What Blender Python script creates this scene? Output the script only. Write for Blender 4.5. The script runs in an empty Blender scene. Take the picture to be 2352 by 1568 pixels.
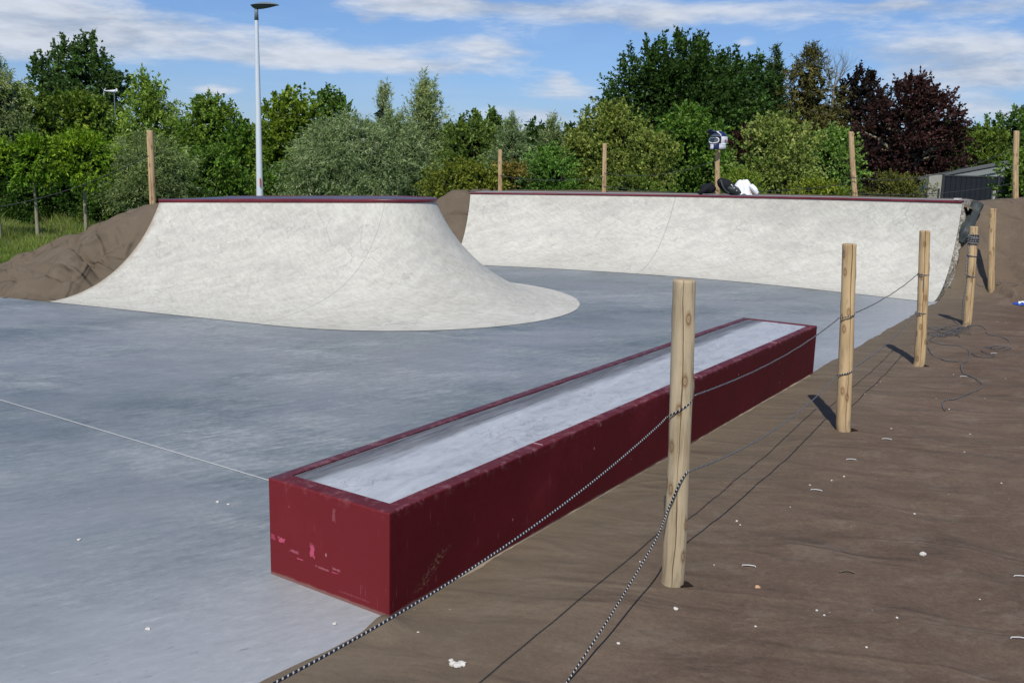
import bpy, bmesh, math, random
import numpy as np
from mathutils import Vector, Matrix, noise

random.seed(7)
C = bpy.context.scene.collection
R = math.radians
PI = math.pi

# ------------------------------------------------------------------ helpers
CAM_Z, F_PX, PITCH, ROLL = 1.6, 2129.0, 0.18682, 0.02619

def ray(px, py):
    """direction through a measured picture point (photo seen 2352 wide)"""
    x = px - 1176.0; y = py - 784.1
    c, s = math.cos(ROLL), math.sin(ROLL)
    xc = c * x + s * y; yc = -s * x + c * y
    v = (xc / F_PX, 1.0, -yc / F_PX)
    cp, sp = math.cos(PITCH), math.sin(PITCH)
    return Vector((v[0], cp * v[1] + sp * v[2], -sp * v[1] + cp * v[2]))

def at(px, py, Y):
    v = ray(px, py); return Vector((0, 0, CAM_Z)) + v * (Y / v.y)

def gnd(px, py, z=0.0):
    v = ray(px, py); return Vector((0, 0, CAM_Z)) + v * ((z - CAM_Z) / v.z)

def sm(x): x = min(max(x, 0), 1); return x * x * (3 - 2 * x)

def nz(x, y, z=0.0):
    return noise.noise(Vector((x, y, z)))

def tag(o, label=None, cat=None, group=None, kind=None):
    if label: o['label'] = label
    if cat: o['category'] = cat
    if group: o['group'] = group
    if kind: o['kind'] = kind
    return o

def empty(name, loc, label, cat, group=None, rz=0):
    o = bpy.data.objects.new(name, None); C.objects.link(o)
    o.empty_display_size = 0.2
    o.location = loc; o.rotation_euler = (0, 0, rz)
    return tag(o, label, cat, group)

def put(name, me, mat, parent=None, smooth=False):
    o = bpy.data.objects.new(name, me); C.objects.link(o)
    if mat:
        for m in (mat if isinstance(mat, (list, tuple)) else [mat]): me.materials.append(m)
    if parent:
        o.parent = parent
        o.matrix_parent_inverse = Matrix.Identity(4)
    if smooth:
        me.shade_smooth()
    return o

def pydata(verts, faces, name='mesh'):
    me = bpy.data.meshes.new(name); me.from_pydata([tuple(v) for v in verts], [], faces); me.update(); return me

def local(me, origin):
    me.transform(Matrix.Translation(-Vector(origin))); return me

def grid_faces(nu, nv):
    """faces of a nu x nv vertex grid (index = i*nv + j)"""
    i = np.arange(nu - 1)[:, None]; j = np.arange(nv - 1)[None, :]
    a = (i * nv + j).ravel()
    return np.stack([a, a + nv, a + nv + 1, a + 1], 1)

def np_mesh(verts, quads, name='mesh', uv=None, col=None, smooth=False):
    verts = np.asarray(verts, np.float32); quads = np.asarray(quads, np.int32)
    k = quads.shape[1]
    me = bpy.data.meshes.new(name)
    me.vertices.add(len(verts)); me.vertices.foreach_set('co', verts.ravel())
    me.loops.add(quads.size); me.loops.foreach_set('vertex_index', quads.ravel())
    me.polygons.add(len(quads))
    me.polygons.foreach_set('loop_start', np.arange(0, quads.size, k, dtype=np.int32))
    me.update(calc_edges=True)
    if smooth: me.shade_smooth()
    if uv is not None:
        l = me.uv_layers.new(name='UVMap')
        l.data.foreach_set('uv', np.asarray(uv, np.float32)[quads.ravel()].ravel())
    if col is not None:
        a = me.color_attributes.new('Col', 'FLOAT_COLOR', 'POINT')
        a.data.foreach_set('color', np.asarray(col, np.float32).ravel())
    return me

def box_bm(bm, x0, x1, y0, y1, z0, z1, M=None):
    vs = [bm.verts.new((x, y, z)) for x in (x0, x1) for y in (y0, y1) for z in (z0, z1)]
    for f in ((0, 1, 3, 2), (4, 6, 7, 5), (0, 4, 5, 1), (2, 3, 7, 6), (0, 2, 6, 4), (1, 5, 7, 3)):
        bm.faces.new([vs[i] for i in f])
    if M is not None: bmesh.ops.transform(bm, matrix=M, verts=vs)
    return vs

def bm_mesh(bm, bevel=0.0, seg=2, name='mesh'):
    bmesh.ops.recalc_face_normals(bm, faces=bm.faces)
    if bevel > 0:
        bmesh.ops.bevel(bm, geom=list(bm.edges), offset=bevel, segments=seg, profile=0.6, affect='EDGES')
    me = bpy.data.meshes.new(name); bm.to_mesh(me); bm.free(); return me

def tube(points, radii, sides=8, closed=True, uvscale=1.0):
    """swept tube, uv = (length in metres, turn around)"""
    P = [Vector(p) for p in points]; n = len(P)
    if not hasattr(radii, '__len__'): radii = [radii] * n
    verts, uvs = [], []
    up = Vector((0, 0, 1)); prev = None; L = 0
    for i in range(n):
        t = (P[min(i + 1, n - 1)] - P[max(i - 1, 0)])
        t = t.normalized() if t.length > 1e-9 else Vector((0, 0, 1))
        if prev is None:
            a = t.cross(up if abs(t.z) < 0.9 else Vector((1, 0, 0))).normalized()
        else:
            a = prev - t * prev.dot(t)
            a = a.normalized() if a.length > 1e-6 else t.orthogonal().normalized()
        prev = a; b = t.cross(a)
        if i: L += (P[i] - P[i - 1]).length
        for k in range(sides + 1):
            th = 2 * PI * k / sides
            verts.append(P[i] + (a * math.cos(th) + b * math.sin(th)) * radii[i])
            uvs.append((L * uvscale, k / sides))
    f = grid_faces(n, sides + 1)
    return [tuple(v) for v in verts], f, uvs

def tube_mesh(points, radii, sides=8, caps=False):
    v, f, uv = tube(points, radii, sides)
    me = np_mesh(v, f, uv=uv, smooth=True)
    if caps:
        bm = bmesh.new(); bm.from_mesh(me)
        bm.verts.ensure_lookup_table()
        bm.faces.new([bm.verts[k] for k in range(sides)])
        o = (len(points) - 1) * (sides + 1)
        bm.faces.new([bm.verts[o + k] for k in range(sides)][::-1])
        bm.to_mesh(me); bm.free()
    return me

def merge_tubes(lst, sides=6):
    V, Fc, U = [], [], []; off = 0
    for pts, rad in lst:
        v, f, uv = tube(pts, rad, sides)
        V += v; U += uv; Fc.append(f + off); off += len(v)
    return np_mesh(V, np.concatenate(Fc), uv=U, smooth=True)

# ------------------------------------------------------------------ materials
class NT:
    def __init__(s, name):
        s.m = bpy.data.materials.new(name); s.m.use_nodes = True
        s.t = s.m.node_tree; s.n = s.t.nodes; s.l = s.t.links
        for x in list(s.n): s.n.remove(x)
        s.out = s.n.new('ShaderNodeOutputMaterial')
        s.b = s.n.new('ShaderNodeBsdfPrincipled'); s.l.new(s.b.outputs[0], s.out.inputs[0])
    def new(s, typ, **kw):
        x = s.n.new(typ)
        for k, v in kw.items(): setattr(x, k, v)
        return x
    def set(s, sock, v):
        if isinstance(v, bpy.types.NodeSocket): s.l.new(v, sock)
        elif isinstance(v, (tuple, list)) and sock.type == 'RGBA': sock.default_value = tuple(v) if len(v) == 4 else (*v, 1)
        else: sock.default_value = v
    def coord(s, kind='Object', scale=(1, 1, 1), rot=(0, 0, 0), loc=(0, 0, 0)):
        if kind == 'World':
            o = s.new('ShaderNodeNewGeometry').outputs['Position']
        else:
            o = s.new('ShaderNodeTexCoord').outputs[kind]
        if any(rot):
            r0 = s.new('ShaderNodeMapping'); r0.inputs['Rotation'].default_value = rot; s.l.new(o, r0.inputs[0]); o = r0.outputs[0]
        m = s.new('ShaderNodeMapping'); m.vector_type = 'POINT'
        m.inputs['Scale'].default_value = scale; m.inputs['Location'].default_value = loc
        s.l.new(o, m.inputs[0]); return m.outputs[0]
    def noise(s, vec, scale, detail=4, rough=0.55, dist=0.0):
        x = s.new('ShaderNodeTexNoise'); s.l.new(vec, x.inputs['Vector'])
        x.inputs['Scale'].default_value = scale; x.inputs['Detail'].default_value = detail
        x.inputs['Roughness'].default_value = rough; x.inputs['Distortion'].default_value = dist
        return x.outputs['Fac']
    def vor(s, vec, scale, feature='F1', out='Distance', rnd=1.0, dim='3D'):
        x = s.new('ShaderNodeTexVoronoi', feature=feature, voronoi_dimensions=dim); s.l.new(vec, x.inputs['Vector'])
        x.inputs['Scale'].default_value = scale; x.inputs['Randomness'].default_value = rnd
        return x.outputs[out]
    def ramp(s, fac, stops, interp='LINEAR'):
        x = s.new('ShaderNodeValToRGB'); s.l.new(fac, x.inputs[0]); e = x.color_ramp.elements
        x.color_ramp.interpolation = interp
        while len(e) < len(stops): e.new(0.5)
        for i, (p, c) in enumerate(stops):
            e[i].position = p
            e[i].color = (c, c, c, 1) if not isinstance(c, (tuple, list)) else (*c, 1)
        return x.outputs[0]
    def math(s, op, a, b=0.0, c=0.0, clamp=False):
        x = s.new('ShaderNodeMath', operation=op); x.use_clamp = clamp
        s.set(x.inputs[0], a); s.set(x.inputs[1], b); s.set(x.inputs[2], c)
        return x.outputs[0]
    def mix(s, fac, a, b, mode='MIX'):
        x = s.new('ShaderNodeMix', data_type='RGBA', blend_type=mode)
        s.set(x.inputs[0], fac); s.set(x.inputs[6], a); s.set(x.inputs[7], b)
        return x.outputs[2]
    def sep(s, vec):
        x = s.new('ShaderNodeSeparateXYZ'); s.l.new(vec, x.inputs[0]); return x.outputs
    def comb(s, a, b, c):
        x = s.new('ShaderNodeCombineXYZ'); s.set(x.inputs[0], a); s.set(x.inputs[1], b); s.set(x.inputs[2], c); return x.outputs[0]
    def bump(s, h, strength=0.3, dist=0.01, prev=None):
        x = s.new('ShaderNodeBump'); s.l.new(h, x.inputs['Height'])
        x.inputs['Strength'].default_value = strength; x.inputs['Distance'].default_value = dist
        if prev: s.l.new(prev, x.inputs['Normal'])
        return x.outputs[0]
    def fin(s, col, rough=0.8, normal=None, spec=0.3, metal=0.0):
        s.set(s.b.inputs['Base Color'], col); s.set(s.b.inputs['Roughness'], rough)
        s.b.inputs['Specular IOR Level'].default_value = spec; s.b.inputs['Metallic'].default_value = metal
        if normal: s.l.new(normal, s.b.inputs['Normal'])
        return s.m

def plain(name, col, rough=0.6, spec=0.4, metal=0.0, vary=0.12, sc=8):
    t = NT(name); v = t.coord('Object')
    n = t.noise(v, sc, 5, 0.6)
    c = t.mix(t.math('MULTIPLY', n, 1.0), tuple(x * (1 - vary) for x in col), tuple(min(1, x * (1 + vary)) for x in col))
    return t.fin(c, rough, t.bump(n, 0.15, 0.01), spec, metal)

EDGE_DIR = (0.5541, 0.8325)     # direction of the slab edge and of the ledge
U = Vector((0.5541, 0.8325)); N = Vector((0.8325, -0.5541))

def mat_slab():
    t = NT('slab_concrete')
    p = t.coord('World')
    pr = t.coord('World', rot=(0, 0, R(-25)), scale=(0.55, 1.6, 1))
    big = t.noise(pr, 0.55, 5, 0.62, 0.6)
    mid = t.noise(t.coord('World', rot=(0, 0, R(12)), scale=(0.6, 1.5, 1)), 2.1, 7, 0.72, 0.4)
    sm = t.noise(p, 26, 5, 0.75)
    st = t.noise(t.coord('World', rot=(0, 0, R(-38)), scale=(1.2, 5.5, 1)), 4.0, 6, 0.75, 0.3)
    fine = t.noise(t.coord('World', rot=(0, 0, R(-32)), scale=(1, 2.6, 1)), 9.0, 7, 0.8, 0.5)
    f = t.math('ADD', t.math('MULTIPLY', big, 0.34), t.math('MULTIPLY', mid, 0.24))
    f = t.math('ADD', f, t.math('MULTIPLY', st, 0.24)); f = t.math('ADD', f, t.math('MULTIPLY', fine, 0.26)); f = t.math('ADD', f, t.math('MULTIPLY', t.math('SUBTRACT', sm, 0.5), 0.16)); f = t.math('SUBTRACT', f, 0.04)
    c = t.ramp(f, [(0.40, (0.095, 0.116, 0.128)), (0.465, (0.155, 0.180, 0.191)), (0.525, (0.222, 0.245, 0.252)), (0.60, (0.345, 0.365, 0.372))])
    # warm / violet drift
    hue = t.noise(p, 0.9, 3, 0.5)
    c = t.mix(t.ramp(hue, [(0.42, 0.0), (0.62, 0.55)]), c, (0.215, 0.225, 0.250), 'MIX')
    c = t.mix(t.ramp(t.noise(p, 0.6, 3, .5), [(0.5, 0.0), (0.7, 0.4)]), c, (0.195, 0.22, 0.228))
    # pale dust along the right-hand edge and round the ledge
    s = t.sep(p)
    b = t.math('ADD', t.math('MULTIPLY', s[0], N.x), t.math('MULTIPLY', s[1], N.y))
    b0 = 2.4617 * N.x + 7.3906 * N.y
    d = t.math('SUBTRACT', b0, b)            # distance inside the slab
    along = t.math('ADD', t.math('MULTIPLY', s[0], U.x), t.math('MULTIPLY', s[1], U.y))
    dn = t.math('ADD', d, t.math('MULTIPLY', t.math('SUBTRACT', mid, 0.5), 1.6))
    near = t.ramp(dn, [(0.0, 1.0), (0.55, 0.55), (1.0, 0.0)])
    near = t.math('MULTIPLY', near, t.ramp(t.math('MULTIPLY', along, 0.1), [(0.16, 1.0), (0.26, 0.85), (0.42, 0.2), (0.72, 0.3), (0.85, 0.75)]))
    c = t.mix(t.math('MULTIPLY', near, 0.62), c, t.mix(fine, (0.31, 0.32, 0.335), (0.52, 0.53, 0.545)))
    nl = t.math('ADD', t.math('MULTIPLY', along, 0.1), t.math('MULTIPLY', t.math('SUBTRACT', mid, 0.5), 0.25))
    c = t.mix(t.ramp(nl, [(0.12, 0.3), (0.27, 0.0)]), c, (0.33, 0.35, 0.365))
    # whitish flecks
    fl = t.noise(t.coord('World', rot=(0, 0, R(-35)), scale=(1, 3.5, 1)), 9, 3, 0.6, 0.2)
    flm = t.math('MULTIPLY', t.ramp(fl, [(0.66, 0.0), (0.74, 0.5)]), t.ramp(t.noise(p, 1.3, 2), [(0.42, 0), (0.58, 1)]))
    c = t.mix(flm, c, (0.55, 0.57, 0.60))
    dk = t.ramp(t.noise(t.coord('World', rot=(0, 0, R(-30)), scale=(1, 4, 1)), 10, 4, 0.7), [(0.30, 0.5), (0.38, 0.0)])
    c = t.mix(dk, c, (0.10, 0.115, 0.135))
    # pale ring of polish round the near ramp foot
    n1 = t.bump(t.noise(p, 60, 4, 0.7), 0.12, 0.004)
    n1 = t.bump(mid, 0.15, 0.02, n1)
    rough = t.ramp(mid, [(0.3, 0.42), (0.7, 0.62)])
    return t.fin(c, rough, n1, 0.35)

def mat_ramp(seams):
    """pale trowelled concrete; uv = metres along the ramp, metres up the profile"""
    t = NT('ramp_concrete')
    p = t.coord('World')
    uv = t.coord('UV'); s = t.sep(uv)
    uvs = t.comb(t.math('MULTIPLY', s[0], 1.0), t.math('MULTIPLY', s[1], 1.0), 0.0)
    def mapped(rot, sc):
        r0 = t.new('ShaderNodeMapping'); r0.inputs['Rotation'].default_value = (0, 0, rot); t.l.new(uvs, r0.inputs[0])
        m = t.new('ShaderNodeMapping'); m.inputs['Scale'].default_value = sc
        t.l.new(r0.outputs[0], m.inputs[0]); return m.outputs[0]
    a = t.noise(mapped(R(38), (1, 3.0, 1)), 8.5, 7, 0.78, 0.7)
    b = t.noise(mapped(R(-30), (1, 2.6, 1)), 3.4, 6, 0.75, 0.9)
    big = t.noise(p, 0.8, 4, 0.6)
    f = t.math('ADD', t.math('MULTIPLY', a, 0.45), t.math('MULTIPLY', b, 0.35)); f = t.math('ADD', f, t.math('MULTIPLY', big, 0.22))
    c = t.ramp(f, [(0.36, (0.335, 0.32, 0.272)), (0.46, (0.445, 0.43, 0.376)), (0.53, (0.512, 0.498, 0.438)), (0.64, (0.605, 0.590, 0.53))])
    # dark wheel polish high on the face
    d1 = t.noise(mapped(R(90), (1.6, 0.7, 1)), 2.2, 6, 0.75, 0.5)
    hi = t.ramp(s[1], [(0.30, 0.0), (0.78, 0.55), (0.98, 0.9)])     # ramp clamps at 1 m
    d = t.math('MULTIPLY', t.ramp(d1, [(0.46, 0.0), (0.66, 0.6)]), hi)
    c = t.mix(d, c, (0.36, 0.345, 0.325))
    # black rubber scuffs: thin curved lines from warped voronoi edges
    w = t.noise(mapped(0, (1, 1, 1)), 3.0, 3, 0.5)
    m2 = t.new('ShaderNodeVectorMath', operation='ADD'); t.l.new(uvs, m2.inputs[0])
    t.l.new(t.comb(t.math('MULTIPLY', w, 0.7), t.math('MULTIPLY', t.noise(p, 2.1, 3), 0.8), 0.0), m2.inputs[1])
    ve = t.vor(m2.outputs[0], 2.6, 'DISTANCE_TO_EDGE')
    line = t.ramp(ve, [(0.0, 1.0), (0.020, 0.0)])
    lm = t.ramp(t.noise(p, 1.7, 4, 0.6), [(0.48, 0.0), (0.58, 0.6)])
    c = t.mix(t.math('MULTIPLY', line, lm), c, (0.30, 0.29, 0.28))
    # grey mortar speckle
    sp = t.ramp(t.noise(p, 14, 4, 0.7), [(0.30, 0.35), (0.40, 0.0)])
    c = t.mix(sp, c, (0.46, 0.45, 0.40))
    # contraction joints (one per entry: u at foot, u at top)
    for (u0, slope) in seams:
        dd = t.math('ABSOLUTE', t.math('SUBTRACT', t.math('ADD', u0, t.math('MULTIPLY', s[1], slope)), s[0]))
        c = t.mix(t.ramp(dd, [(0.0, 0.6), (0.005, 0.45), (0.009, 0.0)]), c, (0.24, 0.235, 0.21))
    # earth stain creeping in at the outer left end
    ed = t.math('ADD', s[0], t.math('MULTIPLY', t.noise(p, 6, 4, 0.7), 0.16))
    c = t.mix(t.ramp(ed, [(0.08, 0.8), (0.15, 0.0)]), c, (0.30, 0.25, 0.19))
    nb = t.bump(a, 0.35, 0.012); nb = t.bump(t.noise(p, 45, 4, 0.7), 0.15, 0.004, nb)
    return t.fin(c, 0.72, nb, 0.25)

def mat_cloth(drape=False):
    t = NT('geotextile_draped' if drape else 'geotextile'); p = t.coord('World')
    fib = t.noise(t.coord('World', rot=(0, 0, R(30)), scale=(1, 1.5, 1)), 34, 6, 0.8, 0.3)
    mid = t.noise(p, 2.2, 6, 0.7, 0.5)
    big = t.noise(p, 0.5, 3, 0.5)
    gr2 = t.noise(p, 95, 3, 0.8)
    f = t.math('ADD', t.math('MULTIPLY', fib, 0.45), t.math('MULTIPLY', mid, 0.38)); f = t.math('ADD', f, t.math('MULTIPLY', big, 0.22)); f = t.math('ADD', f, t.math('MULTIPLY', t.math('SUBTRACT', gr2, 0.55), 0.25))
    c = t.ramp(f, [(0.36, (0.080, 0.054, 0.039)), (0.50, (0.116, 0.081, 0.058)), (0.64, (0.158, 0.114, 0.083))] if not drape else [(0.36, (0.066, 0.043, 0.031)), (0.50, (0.096, 0.065, 0.046)), (0.64, (0.135, 0.094, 0.068))])
    # dusty tan smears
    sm = t.ramp(t.noise(t.coord('World', rot=(0, 0, R(-20)), scale=(1, 1.6, 1)), 2.6, 8, 0.8, 0.3), [(0.52, 0.0), (0.72, 0.55)])
    c = t.mix(sm, c, (0.21, 0.175, 0.135))
    s = t.sep(p)
    b = t.math('SUBTRACT', t.math('ADD', t.math('MULTIPLY', s[0], N.x), t.math('MULTIPLY', s[1], N.y)), 2.4617 * N.x + 7.3906 * N.y)
    bn = t.math('ADD', b, t.math('MULTIPLY', t.math('SUBTRACT', mid, 0.5), 0.7))
    c = t.mix(t.ramp(bn, [(0.0, 0.6), (0.5, 0.3), (1.0, 0.0)]), c, (0.150, 0.125, 0.088))
    # tiny white crumbs
    cr = t.ramp(t.vor(p, 11, 'F1'), [(0.030, 1.0), (0.045, 0.0)])
    crm = t.ramp(t.noise(p, 1.1, 2), [(0.52, 0), (0.60, 1)])
    c = t.mix(t.math('MULTIPLY', cr, crm), c, (0.42, 0.40, 0.36))
    w = t.noise(t.coord('World', rot=(0, 0, R(10)), scale=(0.9, 2.0, 1)), 1.5, 3, 0.45, 0.7)
    rg = t.math('ABSOLUTE', t.math('SUBTRACT', t.noise(t.coord('World', rot=(0, 0, R(14)), scale=(0.55, 1.7, 1)), 1.7 if not drape else 1.1, 2, 0.4, 0.4), 0.5))
    rg = t.ramp(rg, [(0.0, 1.0), (0.07, 0.45), (0.22, 0.0)], 'EASE')
    nb = t.bump(rg, 0.24 if not drape else 0.8, 0.04 if not drape else 0.07)
    if drape:
        r3 = t.ramp(t.math('ABSOLUTE', t.math('SUBTRACT', t.noise(t.coord('World', rot=(0, 0, R(70)), scale=(0.7, 1.9, 1)), 1.4, 1, 0.4, 0.4), 0.5)), [(0.0, 1.0), (0.07, 0.4), (0.2, 0.0)], 'EASE')
        nb = t.bump(r3, 0.6, 0.06, nb)
    nb = t.bump(w, 0.5, 0.09, nb)
    nb = t.bump(mid, 0.25, 0.02, nb); nb = t.bump(fib, 0.6, 0.004, nb)
    return t.fin(c, 0.95, nb, 0.12)

def mat_red():
    t = NT('red_paint'); p = t.coord('Object')
    big = t.noise(p, 1.6, 5, 0.65)
    sm = t.noise(p, 30, 4, 0.7)
    c = t.ramp(t.math('ADD', t.math('MULTIPLY', big, 0.75), t.math('MULTIPLY', sm, 0.25)),
               [(0.35, (0.062, 0.0032, 0.0062)), (0.55, (0.084, 0.0050, 0.0086)), (0.7, (0.118, 0.010, 0.0145))])
    s = t.sep(p)
    # dusty worn top rim (z near the top)
    g = t.new('ShaderNodeNewGeometry'); nzc = t.sep(g.outputs['Normal'])[2]
    topm = t.math('MULTIPLY', t.ramp(nzc, [(0.3, 0.0), (0.8, 1.0)]), t.ramp(t.noise(p, 7, 5, 0.7), [(0.3, 0.25), (0.7, 0.85)]))
    c = t.mix(t.math('MULTIPLY', topm, 0.42), c, (0.17, 0.055, 0.070))
    # left rim blackened by grinding
    gr = t.math('MULTIPLY', topm, t.ramp(s[1], [(0.0, 0.0), (0.54, 0.0), (0.60, 1.0)]))
    c = t.mix(t.math('MULTIPLY', gr, 0.6), c, (0.07, 0.065, 0.095))
    edge = t.math('MULTIPLY', t.ramp(s[2], [(0.360, 0.0), (0.392, 1.0)]), t.ramp(t.noise(p, 16, 5, 0.75), [(0.50, 0.0), (0.66, 0.8)]))
    c = t.mix(t.math('MULTIPLY', edge, 0.38), c, (0.42, 0.22, 0.24))
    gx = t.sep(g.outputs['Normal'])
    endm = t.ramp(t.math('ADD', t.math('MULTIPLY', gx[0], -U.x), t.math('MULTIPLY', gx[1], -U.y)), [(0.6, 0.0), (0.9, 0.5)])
    c = t.mix(endm, c, (0.235, 0.026, 0.030))   # paler red on the near end: stronger sunlight painted into the colour
    # vertical runs and chips
    dr = t.noise(t.coord('Object', scale=(1, 1, 0.08)), 85, 3, 0.6)
    drm = t.math('MULTIPLY', t.ramp(dr, [(0.64, 0.0), (0.72, 0.45)]), t.ramp(t.noise(p, 9, 4, .7), [(0.45, 0), (0.6, 1)]))
    c = t.mix(drm, c, (0.30, 0.11, 0.13))
    ch = t.ramp(t.vor(t.coord('Object', scale=(1, 1, 0.55)), 13, 'F1'), [(0.040, 0.85), (0.07, 0.0)])
    chm = t.math('MULTIPLY', ch, t.ramp(t.noise(p, 3, 3), [(0.48, 0), (0.58, 1)]))
    c = t.mix(chm, c, (0.40, 0.19, 0.20))
    # pink scrapes on the near end: (y, z, half y, half z, strength)
    def mark(cc, y, z, hy, hz, k=0.9, col=(0.50, 0.085, 0.15)):
        wob = t.math('MULTIPLY', t.math('SUBTRACT', t.noise(p, 55, 4, 0.7), 0.5), 2.4)
        ex = t.math('DIVIDE', t.math('ABSOLUTE', t.math('SUBTRACT', s[1], y)), hy)
        ez = t.math('DIVIDE', t.math('ABSOLUTE', t.math('SUBTRACT', s[2], z)), hz)
        m = t.ramp(t.math('ADD', t.math('MAXIMUM', ex, ez), wob), [(0.75, k), (1.0, 0.0)])
        m = t.math('MULTIPLY', m, t.ramp(s[0], [(0.0, 1.0), (0.02, 0.0)]))
        return t.mix(m, cc, col)
    c = mark(c, 0.548, 0.157, 0.020, 0.010)
    c = mark(c, 0.600, 0.160, 0.012, 0.012, 0.45)
    c = mark(c, 0.385, 0.158, 0.013, 0.026, 0.85)
    c = mark(c, 0.485, 0.128, 0.024, 0.006, 0.45, (0.5, 0.15, 0.2))
    c = mark(c, 0.45, 0.105, 0.018, 0.003, 0.7)
    c = mark(c, 0.26, 0.115, 0.020, 0.005, 0.4, (0.5, 0.2, 0.22))
    c = mark(c, 0.27, 0.100, 0.018, 0.003, 0.6)
    c = mark(c, 0.33, 0.100, 0.035, 0.004, 0.35, (0.5, 0.2, 0.22))
    c = mark(c, 0.27, 0.325, 0.008, 0.026, 0.28, (0.42, 0.16, 0.18))
    c = mark(c, 0.17, 0.035, 0.08, 0.004, 0.15, (0.4, 0.14, 0.16))
    # dried splash on the long side near the corner
    sx = t.math('ABSOLUTE', t.math('SUBTRACT', t.math('SUBTRACT', s[0], 0.24), t.math('MULTIPLY', t.math('SUBTRACT', s[2], 0.1), 1.4)))
    mm = t.math('MULTIPLY', t.ramp(sx, [(0.015, 0.9), (0.05, 0.0)]), t.ramp(t.math('ABSOLUTE', t.math('SUBTRACT', s[2], 0.10)), [(0.05, 1.0), (0.065, 0.0)]))
    mm = t.math('MULTIPLY', mm, t.ramp(t.noise(p, 60, 4, 0.8), [(0.5, 0.0), (0.58, 1.0)]))
    c = t.mix(t.math('MULTIPLY', mm, 0.3), c, (0.36, 0.30, 0.18))
    # dirt foot
    ft = t.math('ADD', s[2], t.math('MULTIPLY', t.noise(p, 12, 4, .7), -0.018))
    c = t.mix(t.ramp(ft, [(0.0, 0.35), (0.006, 0.0)]), c, (0.32, 0.27, 0.22))
    nb = t.bump(t.noise(p, 18, 5, 0.7), 0.12, 0.006); nb = t.bump(chm, 0.3, 0.002, nb)
    return t.fin(c, t.ramp(big, [(0.3, 0.5), (0.7, 0.68)]), nb, 0.16)

def mat_panel():
    t = NT('panel_concrete'); p = t.coord('Object')
    a = t.noise(t.coord('Object', scale=(0.8, 2.4, 1)), 4.2, 7, 0.75, 0.6)
    b = t.noise(p, 22, 5, 0.75)
    c = t.ramp(t.math('ADD', t.math('MULTIPLY', a, 0.75), t.math('MULTIPLY', b, 0.25)),
               [(0.34, (0.27, 0.285, 0.305)), (0.47, (0.375, 0.392, 0.415)), (0.60, (0.44, 0.458, 0.48)), (0.72, (0.52, 0.535, 0.555))])
    s = t.sep(p)
    # black wax and rubber rubbed in along the far long edge
    dn = t.math('ADD', s[1], t.math('MULTIPLY', t.math('SUBTRACT', t.noise(t.coord('Object', scale=(0.25, 3, 1)), 5, 5, 0.7), 0.5), 0.22))
    m = t.ramp(dn, [(0.39, 0.0), (0.455, 0.8), (0.50, 1.0)])
    m = t.math('MULTIPLY', m, t.ramp(t.noise(t.coord('Object', scale=(0.5, 8, 1)), 9, 4, 0.7), [(0.25, 0.55), (0.6, 1.0)]))
    c = t.mix(m, c, (0.075, 0.072, 0.072))
    # scratches
    w = t.new('ShaderNodeVectorMath', operation='ADD'); t.l.new(p, w.inputs[0])
    t.l.new(t.comb(t.math('MULTIPLY', t.noise(p, 4.0, 3), 0.5), t.math('MULTIPLY', t.noise(t.coord('Object', loc=(3, 1, 0)), 5.1, 3), 0.3), 0.0), w.inputs[1])
    for sc, st in ((6.5, 0.55), (11.0, 0.35)):
        ve = t.vor(w.outputs[0], sc, 'DISTANCE_TO_EDGE')
        ln = t.math('MULTIPLY', t.ramp(ve, [(0.0, 1.0), (0.030, 0.0)]), t.ramp(t.noise(p, 3.1 + sc * .1, 4, 0.6), [(0.46, 0.0), (0.56, st)]))
        c = t.mix(ln, c, (0.17, 0.15, 0.18))
    nb = t.bump(a, 0.12, 0.006)
    return t.fin(c, 0.5, nb, 0.35)

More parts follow.
